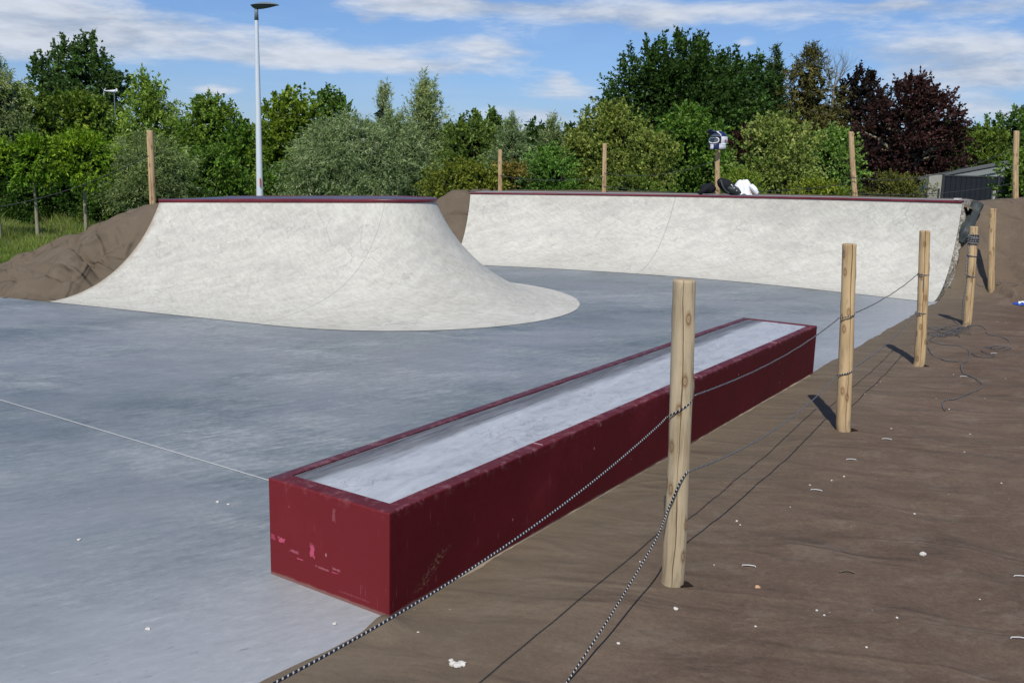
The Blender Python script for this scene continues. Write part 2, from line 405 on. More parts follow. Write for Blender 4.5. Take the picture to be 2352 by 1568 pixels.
def mat_wood(name, base, dark):
    """uv = (angle turns, height m); crack and knots drawn in the surface"""
    t = NT(name); p = t.coord('Object'); uv = t.coord('UV'); s = t.sep(uv)
    grain = t.noise(t.coord('Object', scale=(1, 1, 0.07)), 46, 5, 0.7, 0.8)
    big = t.noise(t.coord('Object', scale=(1, 1, 0.35)), 7, 4, 0.6)
    f = t.math('ADD', t.math('MULTIPLY', grain, 0.55), t.math('MULTIPLY', big, 0.45))
    c = t.ramp(f, [(0.34, dark), (0.50, base), (0.68, tuple(min(1, x * 1.25) for x in base))])
    k = t.comb(t.math('MULTIPLY', s[0], 3.0), t.math('MULTIPLY', s[1], 5.2), 0.0)
    v = t.vor(k, 1.0, 'F1', dim='2D')
    rings = t.ramp(v, [(0.0, 0.7), (0.05, 0.25), (0.09, 0.95), (0.13, 0.4), (0.20, 0.0)])
    c = t.mix(rings, c, (0.20, 0.105, 0.045))
    # drying crack wandering up the post
    wn = t.math('MULTIPLY', t.math('SUBTRACT', t.noise(t.coord('UV', scale=(0, 2.2, 1)), 1.0, 3), 0.5), 0.10)
    du = t.math('ABSOLUTE', t.math('SUBTRACT', t.math('SUBTRACT', s[0], 0.5), wn))
    wd = t.ramp(t.noise(t.coord('UV', scale=(0, 1.7, 1), loc=(4, 0, 0)), 1.0, 2), [(0.32, 0.0), (0.42, 0.003), (0.7, 0.014)])
    cr = t.math('LESS_THAN', du, wd)
    c = t.mix(t.math('MULTIPLY', cr, 0.82), c, (0.075, 0.04, 0.018))
    du2 = t.math('ABSOLUTE', t.math('SUBTRACT', t.math('SUBTRACT', s[0], 0.36), t.math('MULTIPLY', wn, 1.4)))
    cr2 = t.math('MULTIPLY', t.math('LESS_THAN', du2, 0.005), t.ramp(t.noise(t.coord('UV', scale=(0, 3, 1), loc=(9, 0, 0)), 1.0, 1), [(0.5, 0), (0.52, 0.6)]))
    c = t.mix(cr2, c, (0.10, 0.06, 0.03))
    gg = t.ramp(t.noise(t.coord('Object', scale=(1, 1, 0.3)), 13, 3), [(0.62, 0), (0.70, 0.55)])
    c = t.mix(gg, c, (0.20, 0.19, 0.14))
    oi = t.new('ShaderNodeObjectInfo')
    c = t.mix(t.math('MULTIPLY', oi.outputs['Random'], 0.35), c, t.mix(1.0, c, (0.80, 0.74, 0.66), 'MULTIPLY'))
    # grey weathering low on the post, where earth has splashed it
    ob = t.sep(p)
    c = t.mix(t.math('MULTIPLY', t.ramp(ob[2], [(0.0, 0.55), (0.16, 0.0)]), t.noise(p, 12, 4, .7)), c, (0.17, 0.13, 0.09))
    # end grain
    g = t.new('ShaderNodeNewGeometry'); nzc = t.sep(g.outputs['Normal'])[2]
    c = t.mix(t.ramp(nzc, [(0.6, 0.0), (0.8, 0.7)]), c, (0.33, 0.25, 0.16))
    nb = t.bump(grain, 0.35, 0.004); nb = t.bump(t.math('SUBTRACT', 1.0, cr), 0.8, 0.01, nb)
    return t.fin(c, 0.75, nb, 0.2)

def mat_rope(name, light=(0.50, 0.50, 0.49), dark=(0.012, 0.014, 0.022), period=0.015, frac=0.33):
    t = NT(name); s = t.sep(t.coord('UV'))
    a = t.math('FRACT', t.math('ADD', t.math('DIVIDE', s[0], period), s[1]))
    b = t.math('FRACT', t.math('SUBTRACT', t.math('DIVIDE', s[0], period), t.math('MULTIPLY', s[1], 2.0)))
    m = t.math('MULTIPLY', t.math('LESS_THAN', a, frac), t.math('GREATER_THAN', b, 0.18))
    c = t.mix(m, dark, light)
    n = t.math('SINE', t.math('MULTIPLY', a, 2 * PI))
    return t.fin(c, 0.7, t.bump(n, 0.6, 0.002), 0.2)

def mat_leaf(name, trans=0.3, spec=0.35, rough=0.5):
    t = NT(name)
    a = t.new('ShaderNodeAttribute', attribute_name='Col')
    t.fin(a.outputs['Color'], rough, None, spec * 0.5)
    tr = t.new('ShaderNodeBsdfTranslucent')
    tc = t.mix(1.0, a.outputs['Color'], (1.35, 1.5, 0.55), 'MULTIPLY'); t.l.new(tc, tr.inputs[0])
    mx = t.new('ShaderNodeMixShader'); mx.inputs[0].default_value = trans
    t.l.new(t.b.outputs[0], mx.inputs[1]); t.l.new(tr.outputs[0], mx.inputs[2]); t.l.new(mx.outputs[0], t.out.inputs[0])
    return t.m

def mat_lawn():
    t = NT('lawn_soil'); p = t.coord('World')
    f = t.noise(p, 1.3, 6, 0.7); g = t.noise(p, 30, 4, 0.8)
    c = t.ramp(t.math('ADD', t.math('MULTIPLY', f, 0.5), t.math('MULTIPLY', g, 0.5)), [(0.35, (0.030, 0.050, 0.012)), (0.5, (0.065, 0.100, 0.022)), (0.66, (0.13, 0.15, 0.045))])
    return t.fin(c, 0.95, t.bump(g, 0.6, 0.05), 0.1)

def mat_rough_concrete():
    t = NT('raw_concrete_edge'); p = t.coord('World')
    a = t.noise(p, 9, 6, 0.8); v = t.vor(p, 22, 'F1')
    c = t.ramp(a, [(0.35, (0.17, 0.14, 0.10)), (0.5, (0.36, 0.33, 0.27)), (0.65, (0.55, 0.52, 0.46))])
    return t.fin(c, 0.9, t.bump(v, 0.9, 0.03, t.bump(a, 0.8, 0.05)), 0.1)

# ------------------------------------------------------------------ camera, world, sun
cam = bpy.data.cameras.new('camera'); co = bpy.data.objects.new('camera', cam); C.objects.link(co)
cam.sensor_width = 36; cam.lens = 2.31720 * 36 / 2.56; cam.clip_start = 0.05; cam.clip_end = 3000
co.matrix_world = Matrix.Translation((0, 0, CAM_Z)) @ Matrix.Rotation(PI / 2 - PITCH, 4, 'X') @ Matrix.Rotation(ROLL, 4, 'Z')
bpy.context.scene.camera = co
bpy.context.scene.cycles.max_bounces = 5; bpy.context.scene.cycles.diffuse_bounces = 3; bpy.context.scene.cycles.glossy_bounces = 2; bpy.context.scene.cycles.transmission_bounces = 3
sc = bpy.context.scene
sc.view_settings.view_transform = 'Standard'; sc.view_settings.look = 'None'; sc.view_settings.exposure = 0; sc.view_settings.gamma = 1

SUN_EL = R(50); sdir = Vector((-0.19, -0.98, 0)).normalized()      # horizontal direction TOWARDS the sun
to_sun = Vector((sdir.x * math.cos(SUN_EL), sdir.y * math.cos(SUN_EL), math.sin(SUN_EL)))
sl = bpy.data.lights.new('sun', 'SUN'); sl.energy = 4.0; sl.angle = R(0.53); sl.color = (1.0, 0.95, 0.86)
so = bpy.data.objects.new('sun', sl); C.objects.link(so)
so.rotation_euler = to_sun.to_track_quat('Z', 'Y').to_euler(); so.location = (0, -20, 30)

def build_world():
    w = bpy.data.worlds.new('World'); sc.world = w; w.use_nodes = True
    nt = w.node_tree; n = nt.nodes; l = nt.links
    for x in list(n): n.remove(x)
    t = NT.__new__(NT); t.t = nt; t.n = n; t.l = l
    out = n.new('ShaderNodeOutputWorld'); bg = n.new('ShaderNodeBackground'); l.new(bg.outputs[0], out.inputs[0])
    sky = n.new('ShaderNodeTexSky'); sky.sky_type = 'NISHITA'; sky.sun_disc = False
    sky.sun_elevation = SUN_EL; sky.sun_rotation = math.atan2(sdir.x, sdir.y)
    sky.air_density = 1.0; sky.dust_density = 0.35; sky.ozone_density = 3.0; sky.altitude = 30
    gen = t.new('ShaderNodeTexCoord').outputs['Generated']
    s = t.sep(gen)
    base = t.mix(1.0, sky.outputs[0], t.ramp(s[2], [(0.0, (0.56, 0.66, 0.98)), (0.10, (0.62, 0.78, 1.08)), (0.25, (0.68, 0.86, 1.12))]), 'MULTIPLY')
    az = t.math('ARCTAN2', s[0], s[1]); el = t.math('ARCSINE', s[2])
    # cloud layer coordinates on a high plane
    zz = t.math('ADD', t.math('MAXIMUM', s[2], 0.0), 0.10)
    pl = t.comb(t.math('DIVIDE', s[0], zz), t.math('DIVIDE', s[1], zz), 0.0)
    ae = t.comb(t.math('MULTIPLY', az, 3.0), t.math('MULTIPLY', el, 13.0), 0.0)
    n1 = t.noise(ae, 2.6, 8, 0.60, 0.35)
    n2 = t.noise(pl, 1.1, 6, 0.6, 0.5)
    n3 = t.noise(ae, 9.0, 6, 0.65, 0.2)
    tot = None
    # (px, py, half width, half height, weight) measured as azimuth / elevation of each bank
    banks = [(60, 40, 260, 55, 1.2), (190, 85, 90, 26, 0.5), (30, 115, 160, 30, 0.55), (620, 95, 330, 34, 0.62), (820, 145, 360, 20, 0.95), (1130, 105, 90, 26, 0.8),
             (1450, 30, 480, 26, 0.95), (980, 8, 160, 22, 0.95), (1500, 62, 60, 18, 0.6), (2180, 110, 240, 30, 0.75), (2250, 175, 230, 30, 0.9), (2080, 10, 60, 12, .7), (2300, 15, 100, 20, 0.6),
             (1300, 215, 100, 20, 0.75), (1290, 182, 36, 13, 0.6), (1220, 262, 150, 16, 0.6), (1240, 290, 170, 18, .45), (500, 207, 50, 10, 0.8), (830, 262, 50, 12, 0.6), (2230, 250, 160, 30, 0.5), (1715, 98, 24, 10, 0.5), (850, 45, 40, 16, .5), (1400, 140, 30, 8, 0.3)]
    for (px, py, hw, hh, wt) in banks:
        r0 = ray(px, py); a0 = math.atan2(r0.x, r0.y); e0 = math.asin(r0.z / r0.length)
        da = t.math('DIVIDE', t.math('SUBTRACT', az, a0), hw / F_PX)
        de = t.math('DIVIDE', t.math('SUBTRACT', el, e0), hh / F_PX)
        q = t.math('ADD', t.math('MULTIPLY', da, da), t.math('MULTIPLY', de, de))
        g = t.math('MULTIPLY', t.math('POWER', 2.718, t.math('MULTIPLY', q, -0.9)), wt)
        tot = g if tot is None else t.math('ADD', tot, g)
    # general broken cloud away from the measured part of the sky
    away = t.math('SUBTRACT', 1.0, t.math('POWER', 2.718, t.math('MULTIPLY', t.math('MULTIPLY', az, az), -1.6)))
    tot = t.math('ADD', tot, t.math('MULTIPLY', t.math('MULTIPLY', away, 0.6), t.ramp(n2, [(0.42, 0), (0.62, 1)])))
    m = t.math('ADD', t.math('MULTIPLY', tot, 0.85), t.math('MULTIPLY', t.math('SUBTRACT', n1, 0.5), 1.5))
    m = t.math('ADD', m, t.math('MULTIPLY', t.math('SUBTRACT', n3, 0.5), 0.5))
    dens = t.ramp(m, [(0.22, 0.0), (0.44, 0.42), (0.68, 0.82), (0.92, 0.97)])
    haze = t.ramp(n2, [(0.3, 0.0), (0.75, 0.13)])
    dens = t.math('MAXIMUM', dens, haze)
    shade = t.noise(t.comb(t.math('MULTIPLY', az, 3.0), t.math('ADD', t.math('MULTIPLY', el, 13.0), 0.35), 0.0), 2.6, 6, 0.55, 0.35)
    ccol = t.ramp(t.math('ADD', n1, t.math('SUBTRACT', 0.5, shade)), [(0.32, (4.1, 4.9, 6.3)), (0.58, (6.6, 7.1, 8.0))])
    sc_ = t.ramp(n3, [(0.3, 0.9), (0.7, 1.05)])
    col = t.mix(dens, base, t.mix(1.0, ccol, sc_, 'MULTIPLY'))
    l.new(col, bg.inputs[0]); bg.inputs[1].default_value = 0.10
    w.cycles.sampling_method = 'MANUAL'; w.cycles.sample_map_resolution = 256
build_world()

M = dict(
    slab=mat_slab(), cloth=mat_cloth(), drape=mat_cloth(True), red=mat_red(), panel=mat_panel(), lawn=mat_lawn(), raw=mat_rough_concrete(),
    ramp1=mat_ramp([(2.76, 0.36)]), ramp2=mat_ramp([(3.55, 0.10)]),
    wood=mat_wood('post_wood', (0.52, 0.375, 0.205), (0.31, 0.20, 0.10)),
    wood_grey=mat_wood('post_wood_weathered', (0.47, 0.385, 0.255), (0.27, 0.205, 0.125)),
    rope=mat_rope('braided_rope'), twine=mat_rope('grey_twine', (0.22, 0.22, 0.23), (0.04, 0.044, 0.05), 0.02, 0.5),
    leaf=mat_leaf('leaves'), needle=mat_leaf('needles', 0.12, 0.2, 0.7),
    bark=plain('bark', (0.13, 0.105, 0.075), 0.9, 0.1, vary=0.35, sc=20), palebark=plain('pale_bark', (0.27, 0.25, 0.17), 0.9, 0.1, vary=0.35, sc=14),
    white=plain('white_lacquer', (0.62, 0.68, 0.74), 0.35, 0.5, vary=0.03), grey=plain('grey_metal', (0.16, 0.20, 0.22), 0.45, 0.5, vary=0.08),
    orange=plain('orange_sticker', (0.65, 0.10, 0.03), 0.5, 0.4, vary=0.05), under=plain('lamp_glass', (0.10, 0.12, 0.12), 0.25, 0.5, vary=0.1),
    deck=plain('deck_concrete', (0.30, 0.30, 0.29), 0.8, 0.2, vary=0.25, sc=5), black=plain('black_fabric', (0.012, 0.013, 0.016), 0.85, 0.2, vary=0.4, sc=30),
    rubber=plain('dark_rubber', (0.040, 0.047, 0.045), 0.55, 0.3, vary=0.3, sc=12), shirt=plain('white_cotton', (0.78, 0.79, 0.84), 0.9, 0.1, vary=0.05),
    shedwall=plain('shed_panel', (0.30, 0.32, 0.29), 0.85, 0.2, vary=0.12, sc=3), roofm=plain('shed_roof', (0.11, 0.115, 0.11), 0.8, 0.2, vary=0.2),
    gate=plain('black_gate', (0.012, 0.015, 0.020), 0.6, 0.3, vary=0.4, sc=3), steel=plain('fence_steel', (0.03, 0.033, 0.035), 0.6, 0.4),
    stone=plain('pale_stone', (0.60, 0.57, 0.52), 0.9, 0.1, vary=0.2, sc=60), tan=plain('tan_stone', (0.50, 0.30, 0.18), 0.9, 0.1, vary=0.2, sc=60),
    peg=plain('galvanised_wire', (0.62, 0.63, 0.62), 0.5, 0.5, vary=0.1), navy=plain('navy_gloss', (0.012, 0.022, 0.085), 0.3, 0.6, vary=0.1),
    hwhite=plain('white_gloss', (0.72, 0.73, 0.76), 0.3, 0.6, vary=0.03), lens=plain('goggle_lens', (0.10, 0.12, 0.12), 0.12, 0.7, vary=0.3, sc=30),
    redp=plain('red_plastic', (0.35, 0.02, 0.02), 0.4, 0.5), bluef=plain('blue_foil', (0.02, 0.08, 0.42), 0.35, 0.5, vary=0.2),
    concpost=plain('concrete_post', (0.33, 0.32, 0.28), 0.9, 0.1, vary=0.2, sc=9), dirt=plain('loose_dirt', (0.28, 0.23, 0.165), 0.95, 0.1, vary=0.3, sc=25),
    stain=plain('coping_top', (0.085, 0.088, 0.125), 0.5, 0.4, vary=0.3, sc=6), teal=plain('leaf_white_bits', (0.75, 0.78, 0.82), 0.5, 0.3))

M['pitdark'] = plain('slit_shadow_soil', (0.020, 0.014, 0.010), 0.95, 0.1, vary=0.3, sc=40)

def coping_mat():
    t = NT('coping_red'); p = t.coord('World')
    c = t.ramp(t.noise(p, 2.2, 6, 0.7), [(0.35, (0.095, 0.009, 0.015)), (0.65, (0.17, 0.02, 0.028))])
    g = t.new('ShaderNodeNewGeometry'); nzc = t.sep(g.outputs['Normal'])[2]
    m = t.math('MULTIPLY', t.ramp(nzc, [(0.45, 0.0), (0.8, 1.0)]), t.ramp(t.noise(p, 0.9, 4, 0.7), [(0.40, 0.1), (0.55, 1.0)]))
    c = t.mix(t.math('MULTIPLY', m, 0.85), c, (0.075, 0.08, 0.12))
    return t.fin(c, 0.42, t.bump(t.noise(p, 30, 3), 0.1, 0.004), 0.4)
M['coping'] = coping_mat()

# ------------------------------------------------------------------ ground, slab
E0 = Vector((2.4617, 7.3906))
def EB(t_, b_=0.0):      # point on/right of the slab edge; t from the ledge's far corner, b outward
    return E0 + U * t_ + N * b_

def heights_lawn(x, y): return -0.32 + 0.05 * nz(x * .2, y * .2)
xs = np.concatenate([np.linspace(-400, -40, 10), np.linspace(-34, 34, 60), np.linspace(40, 400, 10)])
ys = np.concatenate([np.linspace(-60, 4, 6), np.linspace(6, 60, 50), np.linspace(70, 900, 12)])
V = [(x, y, heights_lawn(x, y) if abs(x) < 40 and y < 60 else -0.32) for x in xs for y in ys]
V = [(x, y, -0.5 if (y < 7.9 and x > -8) or (x > -3 and y < 15) else z) for x, y, z in V]
o = put('lawn', np_mesh(V, grid_faces(len(xs), len(ys)), smooth=True), M['lawn']); tag(o, kind='structure')

# ramp 1 geometry
NR = Vector((0.375, 0.927)); TR = Vector((0.927, -0.375))
HC = Vector((-1.5, 11.1)); RB = 2.30; RUN1 = 1.75; RT = RB - RUN1
S1 = HC - NR * RB; L_STRAIGHT = 2.965; S0 = S1 - TR * L_STRAIGHT

slab_pts = [EB(-22), EB(5.6), (-1.2, 17.0), (-4.6, 17.4), (-4.45, 11.9), (S0.x, S0.y), (S0.x - 12 * TR.x, S0.y - 12 * TR.y), (-18, -12)]
bm = bmesh.new(); vs = [bm.verts.new((p[0], p[1], 0)) for p in slab_pts]; f = bm.faces.new(vs)
r = bmesh.ops.extrude_face_region(bm, geom=[f]); bmesh.ops.translate(bm, verts=[v for v in r['geom'] if isinstance(v, bmesh.types.BMVert)], vec=(0, 0, -0.25))
o = put('pavement', bm_mesh(bm), M['slab']); tag(o, kind='structure')

# pale joint line running from the ledge over the slab
a = gnd(-160, 871); b = gnd(617, 1104)
d = (b - a).normalized(); w = d.cross(Vector((0, 0, 1))) * 0.0035
b2 = b + d * 0.35
me = pydata([a - w + Vector((0, 0, .004)), b2 - w + Vector((0, 0, .004)), b2 + w + Vector((0, 0, .004)), a + w + Vector((0, 0, .004))], [(0, 1, 2, 3)])
o = put('pavement_joint', me, plain('joint_filler', (0.62, 0.62, 0.60), 0.8, 0.2)); tag(o, kind='structure')

def arc(d, run, h):
    Rr = (run * run + h * h) / (2 * h); d = min(max(d, 0), run)
    return Rr - math.sqrt(max(Rr * Rr - d * d, 0))

def cop_z1(x, y): return 1.165 + 0.040 * (x + 1.5) * (1 if x < -1.5 else 0.2)

# ---- ramp 1: a quarter pipe that rounds into a hip
path1 = []                                   # (foot point, outward->deck normal, length)
nS = 26; Lp = 0.0
for i in range(nS):
    s = L_STRAIGHT * i / nS; path1.append((S0 + TR * s, NR.copy(), s))
a0 = math.atan2(-NR.y, -NR.x)
nA = 84
for i in range(nA + 1):
    th = a0 + PI * i / nA
    dr = Vector((math.cos(th), math.sin(th)))
    path1.append((HC + dr * RB, -dr, L_STRAIGHT + RB * 0.6 * PI * i / nA))
for i in range(1, 15):
    s = L_STRAIGHT * 0.92 * i / 14
    path1.append((HC + NR * RB - TR * s, -NR, L_STRAIGHT + RB * 0.6 * PI + s))
NV = 27
V, UVs, top1 = [], [], []
for (p, n_, L) in path1:
    c = p + n_ * RUN1; h = cop_z1(c.x, c.y)
    Rr = (RUN1 ** 2 + h * h) / (2 * h); amax = math.asin(RUN1 / Rr)
    for j in range(NV):
        a_ = amax * j / (NV - 1); q = p + n_ * (Rr * math.sin(a_))
        z = Rr - Rr * math.cos(a_)
        V.append((q.x, q.y, z + 0.005)); UVs.append((L, Rr * a_))
    top1.append((c.x, c.y, h))
ramp1 = empty('quarter_pipe', (HC.x, HC.y, 0), 'rounded pale concrete quarter pipe with hip end, nearer and smaller of the two', 'skate ramp', 'concrete quarter pipes round the slab')
put('ramp_surface', local(np_mesh(V, grid_faces(len(path1), NV), uv=UVs, smooth=True), ramp1.location), M['ramp1'], ramp1)

def coping_mesh(tops, normals, wdt=0.13, th=0.036):
    # cross-section: sits 3 mm proud of the ramp face, rounded nose
    prof = [(-0.012, -0.008), (-0.022, 0.004), (-0.022, th - 0.014), (-0.012, th), (wdt, th), (wdt, -0.02)]
    V = []
    for (t_, n_) in zip(tops, normals):
        for (dx, dz) in prof:
            V.append((t_[0] + n_.x * dx, t_[1] + n_.y * dx, t_[2] + dz))
    return np_mesh(V, grid_faces(len(tops), len(prof)))
put('coping', local(coping_mesh(top1, [p[1] for p in path1]), ramp1.location), M['coping'], ramp1)
# deck
dk = [(t[0] + p[1].x * 0.125, t[1] + p[1].y * 0.125, t[2] + 0.030) for t, p in zip(top1, path1)]
bm = bmesh.new(); n1 = nS + 1; half = len(dk)
pairs = []
# straight parts face each other; build ribbons between front and back edge
front = dk[:nS + nA // 2]; back = dk[nS + nA // 2:][::-1]
m_ = min(len(front), len(back))
idx = lambda L, k, n: L[min(int(round(k * (len(L) - 1) / (n - 1))), len(L) - 1)]
K = 60
VV = []
for k in range(K):
    a_ = idx(front, k, K); b_ = idx(back, k, K)
    VV += [a_, tuple((a_[i] + b_[i]) / 2 for i in range(3)), b_]
bm.free()
put('deck', local(np_mesh(VV, grid_faces(K, 3)), ramp1.location), M['stain'], ramp1)
# end wall at the left cut
pf = [(V_[0], V_[1], V_[2]) for V_ in V[:NV]]
bk = [(V_[0], V_[1], V_[2]) for V_ in V[-NV:]]
poly = pf + bk[::-1]
put('end_wall', local(pydata(poly + [(poly[-1][0], poly[-1][1], -.3), (poly[0][0], poly[0][1], -.3)], [tuple(range(len(poly) + 2))]), ramp1.location), M['raw'], ramp1)

# ---- ramp 2: long gently curved quarter pipe
ctrl = [(-1.06, 15.12), (0.40, 14.86), (1.84, 14.42), (3.05, 13.84), (3.89, 13.27), (4.60, 12.68), (5.44, 11.93)]
def spline(pts, n):
    P = [Vector(p) for p in pts]; P = [P[0] * 2 - P[1]] + P + [P[-1] * 2 - P[-2]]
    out = []
    for i in range(n):
        u = i / (n - 1) * (len(P) - 3); k = min(int(u), len(P) - 4); f = u - k
        a, b, c, d = P[k:k + 4]
        out.append(0.5 * ((2 * b) + (c - a) * f + (2 * a - 5 * b + 4 * c - d) * f * f + (3 * b - a - 3 * c + d) * f ** 3))
    return out
foot2 = spline(ctrl, 90)
RUN2 = 1.50
def cop_z2(x, y): return 1.10 + 0.0205 * (x + 0.8) + 0.0003 * x * x
tops2_raw = []
for i, p in enumerate(foot2):
    t_ = (foot2[min(i + 1, 89)] - foot2[max(i - 1, 0)]).normalized(); n_ = Vector((-t_.y, t_.x))
    if n_.y < 0: n_ = -n_
    w_ = i / 89.0
    # right end is cut along the slab edge
    k = max(0, (w_ - 0.75) / 0.25); n_ = (n_ * (1 - k) + U * k).normalized()
    tops2_raw.append((p, n_))
V, UVs, top2, nrm2 = [], [], [], []; L = 0
for i, (p, n_) in enumerate(tops2_raw):
    if i: L += (p - tops2_raw[i - 1][0]).length
    c = p + n_ * RUN2; h = cop_z2(c.x, c.y)
    Rr = (RUN2 ** 2 + h * h) / (2 * h); amax = math.asin(RUN2 / Rr)
    for j in range(NV):
        a_ = amax * j / (NV - 1); q = p + n_ * (Rr * math.sin(a_))
        V.append((q.x, q.y, Rr - Rr * math.cos(a_) + 0.005)); UVs.append((L + 0.5, Rr * a_))
    top2.append((c.x, c.y, h)); nrm2.append(n_)
ramp2 = empty('quarter_pipe', (2.5, 14.2, 0), 'long curved pale concrete quarter pipe along the back, reaching to the brown bank', 'skate ramp', 'concrete quarter pipes round the slab')
put('ramp_surface', local(np_mesh(V, grid_faces(90, NV), uv=UVs, smooth=True), ramp2.location), M['ramp2'], ramp2)
put('coping', local(coping_mesh(top2, nrm2, 0.11, 0.030), ramp2.location), M['coping'], ramp2)
VV = []
for t_, n_ in zip(top2, nrm2):
    for d_ in (0.105, 0.5, 1.0):
        VV.append((t_[0] + n_.x * d_, t_[1] + n_.y * d_, t_[2] + 0.026))
put('deck', local(np_mesh(VV, grid_faces(90, 3)), ramp2.location), M['deck'], ramp2)
# rough exposed end (right) and left end
def end_wall(prof, out, thick=0.05, jag=0.012):
    top = [Vector(v) for v in prof]; bm = bmesh.new(); rows = []
    for k in range(9):
        row = []
        for i, v in enumerate(top):
            z = v.z - 0.004 - (v.z + 0.35) * (k / 8)
            sc_ = sm((v.z - 0.25) / 0.35); j = out * sc_ * (0.003 + (jag * (0.5 + 0.5 * nz(v.x * 9, v.y * 9 + k, z * 9)) * (1 if k > 0 else 0)) + thick * min(k, 1) * 0.6)
            row.append(bm.verts.new((v.x + j.x, v.y + j.y, z)))
        rows.append(row)
    for k in range(8):
        for i in range(len(top) - 1):
            bm.faces.new((rows[k][i], rows[k][i + 1], rows[k + 1][i + 1], rows[k + 1][i]))
    return bm_mesh(bm)
dend = [(top2[-1][0] + U.x * d_, top2[-1][1] + U.y * d_, top2[-1][2] + 0.02) for d_ in (0.1, 0.4, 0.8)]
put('rough_end', local(end_wall(V[-NV:] + dend, N, 0.03, 0.07), ramp2.location), M['raw'], ramp2)
put('rough_end', local(end_wall(V[:NV], -(top2[1][0] - top2[0][0]) * Vector((1, -0.2)).normalized() * 10 * 0.1, 0.0, 0.0), ramp2.location), M['raw'], ramp2)

# ------------------------------------------------------------------ brown geotextile on the right: one height field
O2 = foot2[-1]
tO = (O2 - E0).dot(U)          # slab-edge coordinate of the wall's foot corner
def cloth_z(t_, b_):
    """t along the slab edge from the ledge's far corner, b outwards"""
    x, y = (E0 + U * t_ + N * b_)
    q = t_ - tO
    z = 0.012 + 0.022 * nz(x * 0.7, y * 0.7, 1) + 0.010 * nz(x * 2.1, y * 2.6, 5)
    # soft parallel ripples in the loose cloth
    a = 0.35 + 0.25 * nz(x * .5, y * .5, 9)
    ph = (x * 0.45 + y * 1.0) * 6.0 + 2.2 * nz(x * 0.9, y * 0.9, 3)
    rip = (0.5 + 0.5 * math.sin(ph)) ** 2 * a
    far_ = sm((y - 4.0) / 2.5)
    def rdg(n_, k_): return max(0, 1 - abs(n_) * k_) ** 1.5
    bm_ = min(1, max(0, b_ - 0.15) * 1.5)
    z += 0.020 * rdg(nz(x * 0.75 + y * .25, y * 1.7 + x * 0.6, 31), 2.6) * bm_ * (0.4 + 0.6 * far_)
    z += 0.010 * rdg(nz(x * 1.1 + 5, y * 2.8 + x * 1.0, 37), 2.6) * bm_ * sm(0.5 + nz(x * .5, y * .5, 17) * 1.5)
    z += 0.024 * rdg(nz((x * 0.75 + y * 0.45) * 1.9, (y * .8 - x * 0.4) * 0.6, 41), 2.4) * min(1, max(0, b_ - .6)) * (1 - 0.6 * far_)
    z += 0.028 * rip * min(1, max(0, b_ - 0.1) * 1.2) * far_
    # nearer the camera the folds run towards the viewer, broad and soft
    ph2 = (x * 1.0 + y * 0.10) * 12.0 + 3.0 * nz(x * 0.6, y * 0.7, 13)
    z += 0.034 * (0.5 + 0.5 * math.sin(ph2)) ** 3 * sm(0.45 + 1.6 * nz(x * .6, y * .6, 21)) * min(1, max(0, b_ - 0.7)) * (1 - far_)
    z += 0.003 * nz(x * 6, y * 7, 2)
    z += 0.02 * abs(nz(x * 1.3 + 4, y * 2.2, 7)) * min(1, b_)
    flat = z * min(1.0, 0.25 + b_ * 1.6)
    fold = 0.0
    gen = 1.27 * sm((q - 0.62) / 2.5) * (1.0 - 0.00 * b_)
    if q > 0:
        gen += (0.17 * max(0, 1 - abs(nz(x * 1.6 + 3, y * 1.1 + 9, 8)) * 7) + 0.05 * max(0, 1 - abs(nz(x * 3.3 + 3, y * 2.1 + 9, 18)) * 5) - 0.05 * max(0, 1 - abs(nz(x * 2.2 + 1, y * 1.9 + 5, 3)) * 9) + 0.05 * nz(x * 1.1, y * 1.1, 4) + 0.05 * abs(nz(x * 1.9 + 3, y * 1.3, 8)) + 0.02 * nz(x * 4, y * 3, 1)) * sm(q) * (1 - 0.7 * sm((q - 2.6) / .6))
        wall = arc(q, RUN2, 1.26) if q < RUN2 else 1.26 + 0.0
        wall -= 0.015
        gap = 0.30 * sm((q - 0.62) / 0.35) * (1 - sm((q - 1.7) / 0.5))       # torn back near the top
        wall_g = wall - gap
        k = math.exp(-(max(b_, 0) / 0.42) ** 2)
        base = gen * (1 - k) + wall_g * k
        if q > RUN2: base = max(base, gen * (1 - k) + (1.255 - gap) * k)
        z = flat * (1 - sm(q)) + base + 0.01
    else:
        z = flat
    if q > 5.5: z -= (q - 5.5) * 0.35
    return max(z, -0.4) if q > 3 else z

ts = np.concatenate([np.arange(-9.5, -1, 0.034), np.arange(-1, tO + 4.5, 0.045), np.arange(tO + 4.5, tO + 11, 0.25)])
bs = np.concatenate([np.arange(0, 3.2, 0.036), np.geomspace(3.25, 14, 70)])
V = []
for t_ in ts:
    wob = 0.018 * nz(t_ * 2.3, 0, 3) + 0.012 * nz(t_ * 7, 4, 3)
    if t_ > -5.19 and t_ < 0: wob = 0.002 + 0.010 * abs(nz(t_ * 3, 1, 1))
    else: wob -= 0.012 + 0.05 * (1 if t_ < -5.3 else 0.3) * max(0, nz(t_ * 1.3, 8, 3))
    if t_ > tO - .2: wob = 0.012 + 0.02 * nz(t_ * 6, 4, 3)
    for b_ in bs:
        bb = b_ + wob * max(0, 1 - b_ / 0.35)
        p = E0 + U * t_ + N * bb
        z = cloth_z(t_, b_)
        # curled corner of cloth at the ledge's near end
        dc = math.hypot(t_ + 5.27, b_ - 0.05)
        z += 0.05 * math.exp(-(dc / 0.07) ** 2)
        if b_ < 0.03: z = min(z, 0.010) if t_ < tO else z
        if b_ < 0.001 and t_ < tO: z = 0.0035
        V.append((p.x, p.y, z + 0.002))
